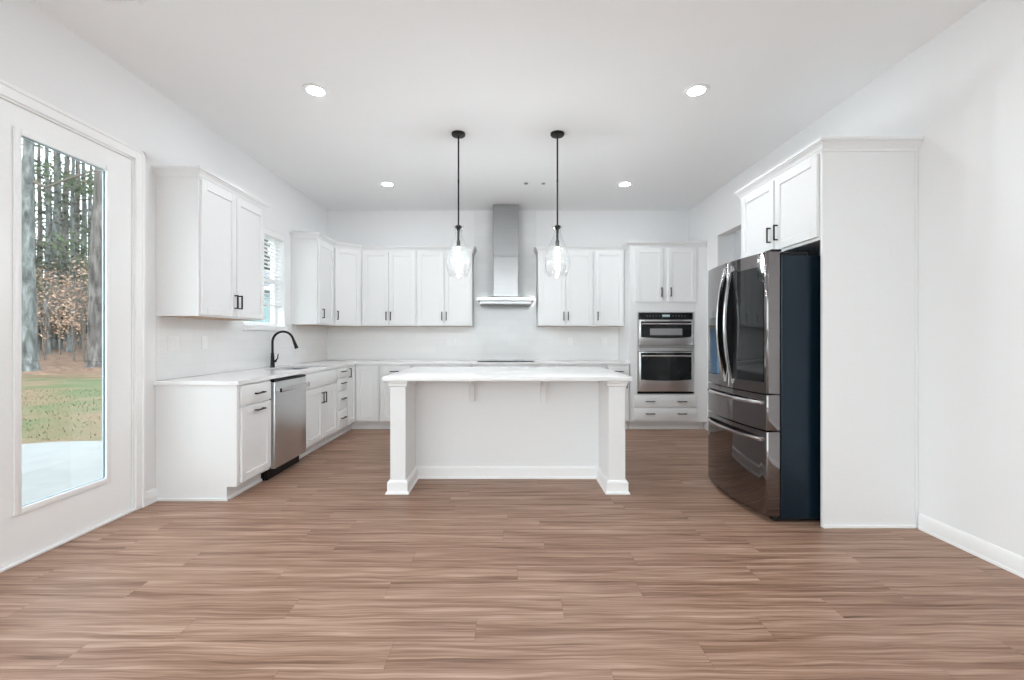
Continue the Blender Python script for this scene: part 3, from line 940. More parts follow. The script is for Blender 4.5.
ck = thing('cooktop', (-0.03, 6.22, CT1), 'black glass electric cooktop lying flush on the far worktop under the range hood', 'cooktop')
mb = MB(); mb.box((-0.41, 5.965, CT1 + 0.0005), (0.35, 6.47, CT1 + 0.010), 0.003, 2); gp = mb.build('glass_plate', M['darkglass'], ck)
for (cx, cy, rr) in ((-0.22, 6.09, 0.09), (0.16, 6.09, 0.105), (-0.22, 6.34, 0.075), (0.16, 6.34, 0.075)):
    mb = MB(); mb.lathe((cx, cy), [(rr, CT1 + 0.0101), (rr, CT1 + 0.0106), (rr - 0.004, CT1 + 0.0106), (rr - 0.004, CT1 + 0.0101)], 40); mb.build('burner_ring', M['greyplastic'], gp)

# ------------------------------------------------------------------ dishwasher
dw = thing('dishwasher', (LX - 0.28, 4.125, 0), 'stainless steel dishwasher with a bar handle, between two white base cabinets on the left', 'dishwasher')
fn = F_left(3.826); w = 0.598
mb = MB(fn); mb.box((0.004, -0.57, 0.10), (w - 0.004, 0.0, 0.856)); mb.build('body', M['darkplastic'], dw)
mb = MB(fn); mb.box((0.003, 0.001, 0.100), (w - 0.003, 0.040, 0.842), 0.005, 2); dr = mb.build('door', M['steel'], dw)
mb = MB(fn); mb.box((0.003, 0.001, 0.843), (w - 0.003, 0.036, 0.860), 0.002); mb.build('control_strip', M['darkplastic'], dw)
mb = MB(fn); mb.box((0.034, 0.070, 0.752), (w - 0.034, 0.086, 0.786), 0.005, 2)
for u in (0.052, w - 0.052): mb.box((u - 0.012, 0.039, 0.760), (u + 0.012, 0.071, 0.778), 0.002)
mb.build('handle', M['steelH'], dr)
for u in (0.0315, w - 0.0315):
    mb = MB(fn); mb.box((u - 0.0022, 0.0695, 0.7515), (u + 0.0022, 0.0865, 0.7865), 0.002)
    tag(mb.build('handle_cap', M['darkplastic'], dr), 'black end cap', None)
mb = MB(fn); mb.box((0.004, -0.05, 0.0), (w - 0.004, -0.028, 0.100), 0.002); mb.box((0.004, -0.5, 0.0), (0.03, -0.05, 0.1)); mb.box((w - 0.03, -0.5, 0), (w - 0.004, -0.05, 0.1)); mb.build('toe_kick', M['darkplastic'], dw)

# ------------------------------------------------------------------ range hood
HCX = -0.030
hd = thing('range_hood', (HCX, 6.29, 1.68), 'stainless steel chimney range hood on the far wall above the cooktop', 'range hood')
hw = 0.178
yt = YB - 0.009
mb = MB(); mb.box((HCX - hw, 6.235, 2.36), (HCX + hw, yt, ZC - 0.001), 0.002); mb.build('upper_flue', M['hoodsteel'], hd)
mb = MB(); mb.box((HCX - hw + 0.006, 6.241, 1.80), (HCX + hw - 0.006, yt, 2.36), 0.002); mb.build('lower_flue', M['hoodsteel'], hd)
mb = MB()
cw = 0.388
mb.box((HCX - cw, 6.035, 1.722), (HCX + cw, yt, 1.778), 0.003)
lo = [(HCX - cw, 6.035), (HCX + cw, 6.035), (HCX + cw, yt), (HCX - cw, yt)]
hi = [(HCX - hw, 6.235), (HCX + hw, 6.235), (HCX + hw, yt), (HCX - hw, yt)]
a = [mb.V((p[0], p[1], 1.778)) for p in lo]; b = [mb.V((p[0], p[1], 1.805)) for p in hi]
for k in range(4): mb.face([a[k], a[(k + 1) % 4], b[(k + 1) % 4], b[k]])
mb.face(b); mb.face(a[::-1])
mb.build('canopy', M['hoodsteel'], hd)
mb = MB(); mb.prism([(HCX - cw + 0.035, 6.075), (HCX + cw - 0.035, 6.075), (HCX + cw - 0.035, yt - 0.02), (HCX - cw + 0.035, yt - 0.02)], 1.682, 1.7215, 0.004); mb.build('filter_tray', M['hoodsteel'], hd)

# ------------------------------------------------------------------ outlets on the tile
def outlet(axis, a, z, gang, label):
    if axis == 'y':
        fn = lambda u, v, zz: (XL + 0.0082 + v, a + u, zz); loc = (XL + 0.0082, a, z)
    else:
        fn = lambda u, v, zz: (a + u, YB - 0.0082 - v, zz); loc = (a, YB - 0.0082, z)
    o = thing('outlet_plate', loc, label, 'outlet', 'white wall plates on the tile')
    w = 0.036 + 0.023 * (gang - 1)
    mb = MB(fn); mb.box((-w, 0, z - 0.058), (w, 0.006, z + 0.058), 0.002); mb.build('cover_plate', M['whiteplastic'], o)
    for k in range(gang):
        u = (k - (gang - 1) / 2) * 0.046
        mb = MB(fn); mb.box((u - 0.0165, 0.0061, z - 0.034), (u + 0.0165, 0.0085, z + 0.034), 0.001); mb.build('insert', M['whiteplastic'], o)
outlet('y', 3.52, 1.18, 2, 'double white wall plate on the left tile, nearest the glazed door')
outlet('y', 3.88, 1.18, 1, 'single white wall plate on the left tile above the dishwasher')
for x_, lab in ((-0.77, 'single white wall plate on the far tile left of the cooktop'), (0.91, 'single white wall plate on the far tile right of the cooktop'), (1.40, 'single white wall plate on the far tile beside the oven cabinet')):
    outlet('x', x_, 1.17, 1, lab)

# ------------------------------------------------------------------ island
IX0, IX1 = -0.926, 0.922
WI0, WI1 = -0.804, 0.790
IYF, IYP, IYB = 3.52, 3.905, 4.62
isl = thing('kitchen_island', ((IX0 + IX1) / 2, 4.07, 0), 'white kitchen island base with square end posts and a recessed seating side', 'island')
mb = MB(); mb.box((WI0, IYP, 0.0), (WI1, IYP + 0.02, 0.884)); tag(mb.build('back_panel', M['island'], isl), 'flat pale grey panel', None)
mb = MB(); mb.box((WI0, IYP + 0.021, 0.105), (WI1, IYB, 0.884)); mb.box((WI0, IYP + 0.021, 0), (WI1, IYB - 0.075, 0.105)); mb.build('carcass', M['cab'], isl)
for x0, x1 in ((IX0, WI0), (WI1, IX1)):
    mb = MB(); mb.box((x0, IYF, 0), (x1 if x1 != WI0 else WI0 - 0.0005, IYB, 0.884), 0.002); ws = mb.build('end_post', M['cab'], isl)
    mb = MB()
    cap = [(0, 0.884), (0.016, 0.884), (0.016, 0.868), (0.011, 0.862), (0.011, 0.846), (0.006, 0.838), (0, 0.836)]
    if x0 == IX0: p = [(x0, IYB), (x0, IYF), (x1, IYF), (x1, IYP)]
    else: p = [(x0, IYP), (x0, IYF), (x1, IYF), (x1, IYB)]
    mb.sweep(p, cap, 1)
    mb.build('capital', M['cab'], ws)
mb = MB(); bp = [(0, 0), (0.030, 0), (0.030, 0.010), (0.019, 0.024), (0.019, 0.088), (0.012, 0.099), (0.006, 0.104), (0, 0.104)]
mb.sweep([(IX0, IYB), (IX0, IYF), (WI0, IYF), (WI0, IYP), (WI1, IYP), (WI1, IYF), (IX1, IYF), (IX1, IYB)], bp, 1)
mb.build('baseboard', M['trim'], isl)
for bx_ in (-0.311, 0.304):
    mb = MB()
    pts = [(IYP, 0.884), (IYP - 0.25, 0.884), (IYP - 0.25, 0.862)]
    for k in range(11):
        a = math.radians(90 * k / 10)
        pts.append((IYP - 0.045 - 0.195 * (1 - math.sin(a)), 0.69 + 0.165 * (math.cos(a))))
    pts += [(IYP - 0.04, 0.67), (IYP, 0.67)]
    mb.prism(pts, bx_ - 0.021, bx_ + 0.021, 0.002, plane='yz')
    mb.build('corbel', M['cab'], isl)
for k in range(2):
    w = (WI1 - WI0) / 2
    fn = lambda u, v, z, k=k: (WI0 + k * w + u, IYB + v, z)
    add_front(isl, fn, 'door', 0.016, w - 0.016, 0.125, 0.700, [(0.05, 0.62, True)])
    add_front(isl, fn, 'drawer', 0.016, w - 0.016, 0.715, 0.868, [(w / 2, 0.79, False)])
mb = MB(); mb.box((-0.976, 3.472, 0.8855), (0.966, 4.672, 0.918), 0.003, 2)
tag(mb.build('island_countertop', M['quartz']), 'white quartz slab top lying on the kitchen island', 'countertop')

# ------------------------------------------------------------------ pendants and downlights
def pendant(px, label):
    py = 4.072
    p = thing('pendant_light', (px, py, ZC), label, 'pendant light', 'clear glass pendants over the island')
    mb = MB(); mb.lathe((px, py), [(0.0, ZC - 0.0005), (0.063, ZC - 0.0005), (0.063, ZC - 0.016), (0.056, ZC - 0.024), (0.012, ZC - 0.028), (0.0, ZC - 0.028)], 32); mb.build('ceiling_canopy', M['black'], p)
    mb = MB(); mb.tube([(px, py, ZC - 0.027), (px, py, 2.245)], 0.0075, 12); mb.tube([(px, py, 2.64), (px, py, 2.655)], 0.0095, 12); mb.build('stem', M['black'], p)
    mb = MB(); mb.lathe((px, py), [(0.0, 2.248), (0.012, 2.248), (0.030, 2.236), (0.032, 2.226), (0.020, 2.212), (0.011, 2.198), (0.0105, 2.11), (0.017, 2.10), (0.018, 2.045), (0.0, 2.045)], 24); mb.build('socket', M['black'], p)
    prof = [(0.052, 2.238), (0.049, 2.228), (0.036, 2.205), (0.031, 2.175), (0.036, 2.15), (0.058, 2.10), (0.085, 2.04), (0.106, 1.98), (0.115, 1.925), (0.112, 1.87), (0.098, 1.82), (0.080, 1.78)]
    mb = MB(); mb.lathe((px, py), prof + [(r_ - 0.003, z_) for r_, z_ in prof[::-1]], 40); mb.build('glass_shade', M['seeded'], p, angle=60)
    mb = MB(); mb.lathe((px, py), [(0.0, 2.046), (0.011, 2.044), (0.012, 2.02), (0.020, 1.985), (0.023, 1.95), (0.020, 1.905), (0.011, 1.875), (0.0, 1.87)], 20); mb.build('bulb', M['bulb'], p, angle=60)
pendant(-0.450, 'left-hand clear glass pendant on a black stem above the island')
pendant(0.449, 'right-hand clear glass pendant on a black stem above the island')

def downlight(x, y, label):
    p = thing('recessed_light', (x, y, ZC), label, 'ceiling light', 'round white downlights in the ceiling')
    z = ZC - 0.0005
    mb = MB(); mb.lathe((x, y), [(0.092, z), (0.092, z - 0.004), (0.086, z - 0.008), (0.062, z - 0.006), (0.060, z)], 36); mb.build('trim_ring', M['whiteplastic'], p)
    mb = MB(); mb.lathe((x, y), [(0.0, z - 0.004), (0.0598, z - 0.004), (0.0598, z - 0.001), (0.0, z - 0.001)], 32); mb.build('lens', M['lens'], p)
for x, y, lab in ((-1.445, 3.365, 'round downlight in the ceiling nearest the large left wall cabinet'), (1.415, 3.365, 'round downlight in the ceiling nearest the refrigerator'),
                  (-1.455, 5.41, 'small round downlight in front of the corner wall cabinet'), (1.412, 5.41, 'small round downlight in front of the tall oven cabinet'),
                  (-1.445, 1.25, 'round downlight in the ceiling behind the viewer'), (1.415, 1.25, 'round downlight in the ceiling behind the viewer'),
                  (-1.445, -0.95, 'round downlight in the ceiling behind the viewer'), (1.415, -0.95, 'round downlight in the ceiling behind the viewer')):
    downlight(x, y, lab)
# unseen lamp added to brighten the hallway
for yy_ in (6.4,):
    downlight(3.2, yy_, 'unseen round downlight added to light the hallway beyond the opening')

for x_, lab in ((0.217, 'left of two tiny grey round discs in the ceiling above the island'), (0.425, 'right of two tiny grey round discs in the ceiling above the island')):
    mb = MB(); mb.lathe((x_, 5.38), [(0.0, ZC - 0.0005), (0.024, ZC - 0.0005), (0.024, ZC - 0.006), (0.018, ZC - 0.013), (0.0, ZC - 0.013)], 20)
    tag(mb.build('ceiling_disc', M['greyplastic'], org=(x_, 5.38, ZC)), lab, 'ceiling disc', 'grey discs in the ceiling')

vt = thing('ceiling_vent', (-2.125, 2.35, ZC), 'white air register in the ceiling above the glazed door', 'vent')
mb = MB()
vx0, vx1, vy0, vy1 = -2.227, -2.022, 2.14, 2.488
z = ZC - 0.0005
for a, b in (((vx0, vy0), (vx0 + 0.025, vy1)), ((vx1 - 0.025, vy0), (vx1, vy1)), ((vx0 + 0.025, vy0), (vx1 - 0.025, vy0 + 0.025)), ((vx0 + 0.025, vy1 - 0.025), (vx1 - 0.025, vy1))):
    mb.box((a[0], a[1], z - 0.008), (b[0], b[1], z), 0.002)
mb.build('frame', M['whiteplastic'], vt)
mb = MB()
for k in range(9):
    xx = vx0 + 0.034 + k * 0.0175
    mb.prism([(xx, z - 0.007), (xx + 0.002, z - 0.007), (xx + 0.010, z - 0.001), (xx + 0.008, z - 0.001)], vy0 + 0.025, vy1 - 0.025, plane='xz')
mb.build('louvre', M['whiteplastic'], vt)
mb = MB(); mb.box((vx0 + 0.02, vy0 + 0.02, z - 0.0008), (vx1 - 0.02, vy1 - 0.02, z - 0.0002)); tag(mb.build('duct_shade', M['greyplastic'], vt), 'grey sheet standing for the shade behind the louvres', None)  # flat grey sheet in place of the shaded duct

# ------------------------------------------------------------------ fridge surround
fs = thing('refrigerator_cabinet', (2.3, 3.41, 0), 'white built-in surround with a tall side panel and a two-door cabinet above the refrigerator', 'cabinet')
FY0, FY1 = 2.88, 3.885
mb = MB(); mb.box((RX, FY0 + 0.021, 1.858), (XR - 0.001, FY1 - 0.021, 2.42)); mb.build('carcass', M['cab'], fs)
for ya, yb in ((FY0, FY0 + 0.02), (FY1 - 0.02, FY1)):
    mb = MB(); mb.box((RX - 0.006, ya, 0.0), (XR - 0.001, yb, 2.42), 0.001); ep = mb.build('end_panel', M['cab'], fs)
    if ya == FY0:
        mb = MB(); mb.box((XR - 0.02, FY0 - 0.008, 0.022), (XR - 0.001, FY0, 2.42), 0.002); mb.build('scribe_strip', M['cab'], ep)
        mb = MB(); mb.box((RX - 0.006, FY0 - 0.014, 0), (XR - 0.02, FY0, 0.022), 0.004); mb.build('shoe_moulding', M['trim'], ep)
fn = F_right(FY0)
wc = FY1 - FY0
add_front(fs, fn, 'door', 0.034, wc / 2 - 0.010, 1.878, 2.412, [(wc / 2 - 0.045, 2.005, True)])
add_front(fs, fn, 'door', wc / 2 + 0.010, wc - 0.034, 1.878, 2.412, [(wc / 2 + 0.045, 2.005, True)])
crown_part(fs, [(XR - 0.001, FY0), (RX, FY0), (RX, FY1), (XR - 0.001, FY1)], -1)

# ------------------------------------------------------------------ refrigerator
fr = thing('refrigerator', (2.13, 3.39, 0), 'black stainless french door refrigerator with a glass panel and two bottom drawers', 'refrigerator')
RY0, RY1 = 2.953, 3.828
RC, RH = (RY0 + RY1) / 2, (RY1 - RY0) / 2
XE, XD = 1.709, 1.791
def fx_(y, off=0.0):
    return XE - 0.042 * (1 - ((y - RC) / RH) ** 2) - off
mb = MB(); mb.box((XD + 0.012, RY0, 0.03), (2.52, RY1, 1.765), 0.003); mb.build('body', M['fridgeside'], fr)
mb = MB(); mb.box((XD - 0.03, RY0 + 0.02, 0.008), (2.5, RY1 - 0.02, 0.029)); mb.build('base_grille', M['darkplastic'], fr)
mb = MB(); mb.box((XD + 0.002, RY0 + 0.008, 0.05), (XD + 0.0115, RY1 - 0.008, 1.76)); mb.build('door_gasket', M['darkplastic'], fr)
mb = MB()
for ys in (RY0 + 0.01, RY1 - 0.10):
    mb.box((XD - 0.05, ys, 1.791), (XD + 0.02, ys + 0.09, 1.808), 0.004)
    mb.box((XD + 0.015, ys + 0.005, 1.766), (XD + 0.20, ys + 0.085, 1.79), 0.006)
mb.build('hinge_cover', M['darkplastic'], fr)
def plan_front(y0, y1, off=0.0, r0=0.012, r1=0.012, n=14):
    pts = []
    for k in range(9):
        a = math.radians(90 * k / 8)
        pts.append((fx_(y0 + r0) + r0 * (1 - math.sin(a)), y0 + r0 * (1 - math.cos(a))))
    for k in range(1, n):
        y = y0 + r0 + (y1 - y0 - r0 - r1) * k / n
        pts.append((fx_(y), y))
    for k in range(9):
        a = math.radians(90 * k / 8)
        pts.append((fx_(y1 - r1) + r1 * (1 - math.cos(a)), y1 - r1 + r1 * math.sin(a)))
    return pts
def curved_prism(mb, y0, y1, z0, z1, bev=0.004, r0=0.012, r1=0.012):
    mb.prism(plan_front(y0, y1, 0, r0, r1) + [(XD, y1), (XD, y0)], z0, z1, bev, 2)
def curved_plate(mb, y0, y1, z0, z1, off, th=0.003, n=10):
    ys = [y0 + (y1 - y0) * k / n for k in range(n + 1)]
    mb.prism([(fx_(y, off), y) for y in ys] + [(fx_(y, off - th), y) for y in ys[::-1]], z0, z1)
# near (right-hand) door
mb = MB(); curved_prism(mb, RY0, RC - 0.003, 0.850, 1.790); nd = mb.build('door', M['blacksteel'], fr)
mb = MB(); curved_plate(mb, RY0 + 0.030, RC - 0.125, 0.925, 1.700, 0.0035); tag(mb.build('glass_panel', M['darkglass'], nd), 'dark glass panel', None)
# far (left-hand) door with dispenser notch
DYa, DYb, DZa, DZb = 3.535, 3.765, 0.925, 1.30
mb = MB(); curved_prism(mb, RC + 0.003, RY1, 0.850, DZa, 0); curved_prism(mb, RC + 0.003, RY1, DZb, 1.790, 0)
pf = plan_front(RC + 0.003, RY1)
left = [p for p in pf if p[1] < DYa] + [(fx_(DYa), DYa), (fx_(DYa) + 0.065, DYa), (fx_(DYb) + 0.065, DYb), (fx_(DYb), DYb)] + [p for p in pf if p[1] > DYb]
mb.prism(left + [(XD, RY1), (XD, RC + 0.003)], DZa, DZb)
bmesh.ops.remove_doubles(mb.bm, verts=mb.bm.verts[:], dist=1e-5)
fd = mb.build('door', M['blacksteel'], fr)
mb = MB()
mb.box((fx_(DYb) + 0.055, DYa + 0.002, DZa + 0.002), (fx_(DYb) + 0.0615, DYb - 0.002, DZb - 0.002)); mb.box((fx_(DYa) + 0.004, DYa + 0.0005, DZa + 0.002), (fx_(DYb) + 0.055, DYa + 0.004, DZb - 0.002))
mb.box((fx_(DYb) + 0.004, DYb - 0.004, DZa + 0.002), (fx_(DYb) + 0.055, DYb - 0.0005, DZb - 0.002)); dp = mb.build('dispenser_recess', M['bluelit'], fd)
mb = MB(); mb.box((fx_(3.65) + 0.02, 3.62, 1.20), (fx_(3.65) + 0.055, 3.68, DZb - 0.003), 0.004); mb.box((fx_(3.65) + 0.038, 3.63, 1.06), (fx_(3.65) + 0.046, 3.67, 1.20), 0.003); mb.build('dispenser_nozzle', M['darkplastic'], dp)
mb = MB(); curved_plate(mb, DYa - 0.008, DYb + 0.008, DZb + 0.004, DZb + 0.085, 0.002); mb.build('dispenser_display', M['darkglass'], fd)
# bowed handles
def bow(y, z0, z1, parent, out=0.058):
    mb = MB()
    n = 18
    fr_ = []
    for k in range(n + 1):
        s = k / n
        z = z0 + (z1 - z0) * s
        o = out * (1 - (2 * s - 1) ** 2) + 0.004
        fr_.append((fx_(y, o), z))
    w = 0.011
    sec = []
    for (x, z) in fr_:
        sec.append([mb.V((x, y - w, z)), mb.V((x - 0.004, y - w * 0.5, z)), mb.V((x - 0.004, y + w * 0.5, z)), mb.V((x, y + w, z)), mb.V((x + 0.014, y + w, z)), mb.V((x + 0.014, y - w, z))])
    for a, b in zip(sec, sec[1:]):
        for q in range(6): mb.face([a[q], a[(q + 1) % 6], b[(q + 1) % 6], b[q]])
    mb.face(sec[0][::-1]); mb.face(sec[-1])
    mb.build('handle', M['blacksteelH'], parent)
    mb = MB()
    lo_ = [(x + 0.0142, z) for (x, z) in fr_[1:-1]]
    fa_ = fx_(y, -0.001)
    mb.prism(lo_ + [(fa_, z1 - 0.03), (fa_, z0 + 0.03)], y - 0.0095, y + 0.0095, plane='xz')
    tag(mb.build('handle_back', M['darkplastic'], parent), 'black back of the bowed handle', None)
bow(RC + 0.058, 0.885, 1.755, fd)
bow(RC - 0.054, 0.885, 1.755, nd)
mb = MB(); curved_plate(mb, RC - 0.122, RC - 0.070, 0.92, 1.715, 0.0025, 0.003, 4); tag(mb.build('grip_recess', M['darkplastic'], nd), 'black strip beside the handle', None)
# drawers
for z0, z1 in ((0.608, 0.842), (0.042, 0.598)):
    mb = MB(); curved_prism(mb, RY0, RY1, z0, z1); dr_ = mb.build('drawer', M['blacksteel'], fr)
    mb = MB()
    hz = z1 - 0.055
    ys = [RY0 + 0.045 + (RY1 - RY0 - 0.09) * k / 16 for k in range(17)]
    lo = [mb.V((fx_(y, 0.034 + 0.006), y, hz - 0.014)) for y in ys]
    sec = []
    for y in ys:
        s = (2 * (y - RY0 - 0.045) / (RY1 - RY0 - 0.09) - 1)
        o = 0.012 + 0.030 * (1 - s ** 4)
        x = fx_(y, o)
        sec.append([mb.V((x, y, hz - 0.012)), mb.V((x - 0.004, y, hz)), mb.V((x, y, hz + 0.012)), mb.V((x + 0.013, y, hz + 0.012)), mb.V((x + 0.013, y, hz - 0.012))])
    bmesh.ops.delete(mb.bm, geom=lo, context='VERTS')
    for a, b in zip(sec, sec[1:]):
        for q in range(5): mb.face([a[q], a[(q + 1) % 5], b[(q + 1) % 5], b[q]])
    mb.face(sec[0][::-1]); mb.face(sec[-1])
    for y in (ys[0] + 0.004, ys[-1] - 0.004):
        mb.box((fx_(y, 0.014), y - 0.008, hz - 0.011), (fx_(y, -0.003), y + 0.008, hz + 0.011))
    mb.build('handle', M['blacksteelH'], dr_)
# small round maker's mark with two letters
def text_mesh(body, size):
    cu = bpy.data.curves.new('mark', 'FONT'); cu.body = body; cu.size = size; cu.extrude = 0.0004; cu.align_x = 'LEFT'
    ob = bpy.data.objects.new('mark', cu); SC.collection.objects.link(ob)
    dg = bpy.context.evaluated_depsgraph_get(); dg.update()
    me = bpy.data.meshes.new_from_object(ob.evaluated_get(dg))
    bpy.data.objects.remove(ob)
    return me
ly = RY0 + 0.085
mb = MB(); n = 24
lx = fx_(ly, 0.0006)
mb.prism([(ly + 0.013 * math.cos(2 * math.pi * k / n), 1.744 + 0.013 * math.sin(2 * math.pi * k / n)) for k in range(n)], lx, lx + 0.003, plane='yz')
lg = mb.build('badge', M['whiteplastic'], nd)
me = text_mesh('LG', 0.030)
me.materials.append(M['whiteplastic'])
lt = bpy.data.objects.new('badge_lettering', me); SC.collection.objects.link(lt)
lt.parent = lg
# letters read along -Y when seen from -X
lt.matrix_local = Matrix.Translation(Vector((lx + 0.0012, ly - 0.018, 1.734)) - ORG[fr.name]) @ Matrix(((0, 0, -1, 0), (-1, 0, 0, 0), (0, 1, 0, 0), (0, 0, 0, 1)))

# ------------------------------------------------------------------ outside
random.seed(11)
GZ = -0.10
def ground_z(x, y):
    r = math.hypot(x, y)
    return GZ + max(0.0, (y - 16.0)) * 0.062
mb = MB()
pts = []
for k in range(13):
    a = math.radians(90 + 90 * k / 12) if False else 0
patio = [(XL - T, 0.2), (XL - T, 5.72), (-5.45, 5.66), (-5.75, 5.60), (-6.1, 5.40), (-7.2, 4.5), (-7.2, 0.2)]
mb.prism(patio, GZ - 0.05, GZ + 0.02, 0.008)
struct('patio', mb, M['concrete'], 'pale concrete patio slab outside the glazed door')
mb = MB(); mb.prism([(XL - T - 0.02, -40), (XL - T - 0.02, 15.9), (-13, 16.0), (-19, 16.6), (-30, 16.4), (-60, 15), (-60, -40)], GZ - 0.3, GZ)
struct('lawn', mb, M['lawn'], 'patchy winter lawn beyond the patio')
mb = MB()
nx, ny = 26, 26
grid = []
for j in range(ny + 1):
    yy = 15.0 + (95 - 15.0) * (j / ny) ** 1.6
    row_ = []
    for i in range(nx + 1):
        xx = -110 + 150 * i / nx
        row_.append(mb.V((xx, yy, ground_z(xx, yy) - 0.02 + random.uniform(0, 0.03))))
    grid.append(row_)
for j in range(ny):
    for i in range(nx):
        mb.face([grid[j][i], grid[j][i + 1], grid[j + 1][i + 1], grid[j + 1][i]])
struct('forest_ground', mb, M['leaf_litter'], 'leaf-covered ground under the trees')
mb = MB(); mb.prism([(XR + 1.6, -60), (60, -60), (60, 15), (XL - 0.3, 15), (XL - 0.3, 7.6), (XR + 1.6, 7.6)], GZ - 0.3, GZ - 0.02); mb.prism([(-60, -60), (XR + 1.6, -60), (XR + 1.6, -40.0), (-60, -40.0)], GZ - 0.3, GZ - 0.02); mb.prism([(XL - 0.15, -40), (XR + 1.6, -40), (XR + 1.6, -3.4), (XL - 0.15, -3.4)], GZ - 0.3, GZ - 0.02)
struct('ground', mb, M['lawn'], 'open ground around the house')

mb = MB(); mb.prism([(XL - T - 0.02, -14), (XR + 1.5, -14), (XR + 1.5, YF - T - 0.01), (XL - T - 0.02, YF - T - 0.01)], GZ - 0.05, GZ + 0.02, 0.008); mb.prism([(-9, -14), (XL - T - 0.03, -14), (XL - T - 0.03, 0.19), (-9, 0.19)], GZ - 0.05, GZ + 0.02, 0.008)
struct('terrace', mb, M['terrace'], 'pale unseen slab added outside to bounce daylight onto the ceiling')  # out of view, added to throw daylight through the windows onto the ceiling

# grass blades close to the patio edge
mb = MB()
for k in range(5200):
    x = random.uniform(-13.0, -4.2); y = random.uniform(5.0, 11.5)
    if y < 5.75 and x > -6.4: continue
    if y < 5.75 + 0.0 and y < 5.4 + (x + 6.1) * 0.8: continue
    h = random.uniform(0.02, 0.05); a = random.uniform(0, 6.28); lx_, ly_ = math.cos(a), math.sin(a)
    b0 = (x - 0.008 * ly_, y + 0.008 * lx_, GZ); b1 = (x + 0.008 * ly_, y - 0.008 * lx_, GZ); tp = (x + lx_ * h * 0.7, y + ly_ * h * 0.7, GZ + h)
    mb.face([mb.V(b0), mb.V(b1), mb.V(tp)])
tag(mb.build('grass', M['blade'], recalc=False), 'short pale green and tan grass blades by the patio edge', 'grass', kind='stuff')

def leaf(mb, c, s, rng):
    a = rng.uniform(0, 6.28); t = rng.uniform(-0.9, 0.9)
    d1 = Vector((math.cos(a), math.sin(a), t)).normalized()
    d2 = d1.cross(Vector((rng.uniform(-1, 1), rng.uniform(-1, 1), rng.uniform(-1, 1)))).normalized()
    c = Vector(c)
    mb.face([mb.V(c - d1 * s), mb.V(c + d2 * s * 0.45), mb.V(c + d1 * s), mb.V(c - d2 * s * 0.45)])

def tree(x, y, rad, h, bark, leafm, label, nleaf, crown0, spread, name='pine_tree', seed=0, lsize=0.11, group='tall trees beyond the lawn', branches=6):
    rng = random.Random(seed)
    z0 = ground_z(x, y) - 0.05
    t = thing(name, (x, y, z0), label, 'tree', group)
    lean = (rng.uniform(-0.012, 0.012), rng.uniform(-0.012, 0.012))
    P = lambda z: Vector((x + lean[0] * z + 0.04 * math.sin(z * 0.7 + seed), y + lean[1] * z, z0 + z))
    hs = [0, 0.12, 0.4, 1.0] + [1.0 + (h - 1.0) * k / 10 for k in range(1, 11)]
    rs = [rad * 1.5, rad * 1.25, rad * 1.08, rad] + [rad * (1 - 0.75 * k / 10) for k in range(1, 11)]
    mb = MB(); mb.tube([P(z) for z in hs], rs, 12); mb.build('trunk', bark, t)
    mbb = MB(); mbl = MB(); centers = []
    for k in range(branches):
        zb = crown0 * 0.6 + (h - crown0 * 0.6) * rng.random()
        a = rng.uniform(0, 6.28); L = spread * rng.uniform(0.5, 1.0)
        p0 = P(zb); p1 = p0 + Vector((math.cos(a) * L * 0.5, math.sin(a) * L * 0.5, 0.15 * L)); p2 = p0 + Vector((math.cos(a) * L, math.sin(a) * L, 0.2 * L + rng.uniform(-0.3, 0.3)))
        mbb.tube([p0, p1, p2], [rad * 0.22, rad * 0.12, rad * 0.04], 6)
        centers += [(p1 + p2) / 2, p2]
    mbb.build('branch', M['twig'], t)
    for k in range(nleaf):
        c = rng.choice(centers)
        leaf(mbl, c + Vector((rng.gauss(0, 0.45), rng.gauss(0, 0.45), rng.gauss(0, 0.3))), lsize * rng.uniform(0.6, 1.3), rng)
    mbl.build('foliage', leafm, t, recalc=False)
    return t, P

def at(px, depth):
    return ((px - 508) / 448.0 * depth, depth)
x, y = at(28, 17.2)
t1, P1 = tree(x, y, 0.25, 17, M['bark_grey'], M['leaf_green'], 'pale grey lichen-covered trunk nearest the lawn edge, left in the door glass', 900, 8.0, 3.0, seed=1)
mb = MB(); p0 = P1(7.4)
mb.tube([p0, p0 + Vector((0.55, 0.15, -0.25)), p0 + Vector((1.1, 0.4, 0.15)), p0 + Vector((1.9, 0.6, 0.55)), p0 + Vector((3.0, 0.9, 0.6))], [0.06, 0.05, 0.042, 0.03, 0.012], 8); mb.build('branch', M['twig'], t1)
x, y = at(95, 18.4)
tree(x, y, 0.26, 18, M['bark_brown'], M['leaf_dark'], 'broad brown-grey trunk at the lawn edge, right in the door glass', 900, 7.0, 3.0, seed=2)
specs = [(55, 27, 0.30), (40, 31, 0.2), (47, 24, 0.13), (63, 33, 0.28), (71, 25, 0.14), (76, 30, 0.24), (84, 36, 0.26), (101, 24, 0.16), (22, 28, 0.22), (104, 31, 0.3), (33, 38, 0.3), (59, 42, 0.3), (68, 45, 0.3), (50, 47, 0.3), (90, 43, 0.3), (10, 22, 0.24), (-6, 26, 0.26), (122, 27, 0.25), (140, 24, 0.22)]
for i, (px, dp_, rd) in enumerate(specs):
    x, y = at(px, dp_)
    tree(x, y, rd, 15 + (i % 4) * 1.6, M['bark_brown'] if i % 2 else M['bark_grey'], (M['leaf_dark'], M['leaf_green'])[i % 2],
         'slim tree trunk standing deeper in the woods behind the door glass', 1000, 4.5 + (i % 3), 2.4, seed=20 + i, lsize=0.12, branches=11)
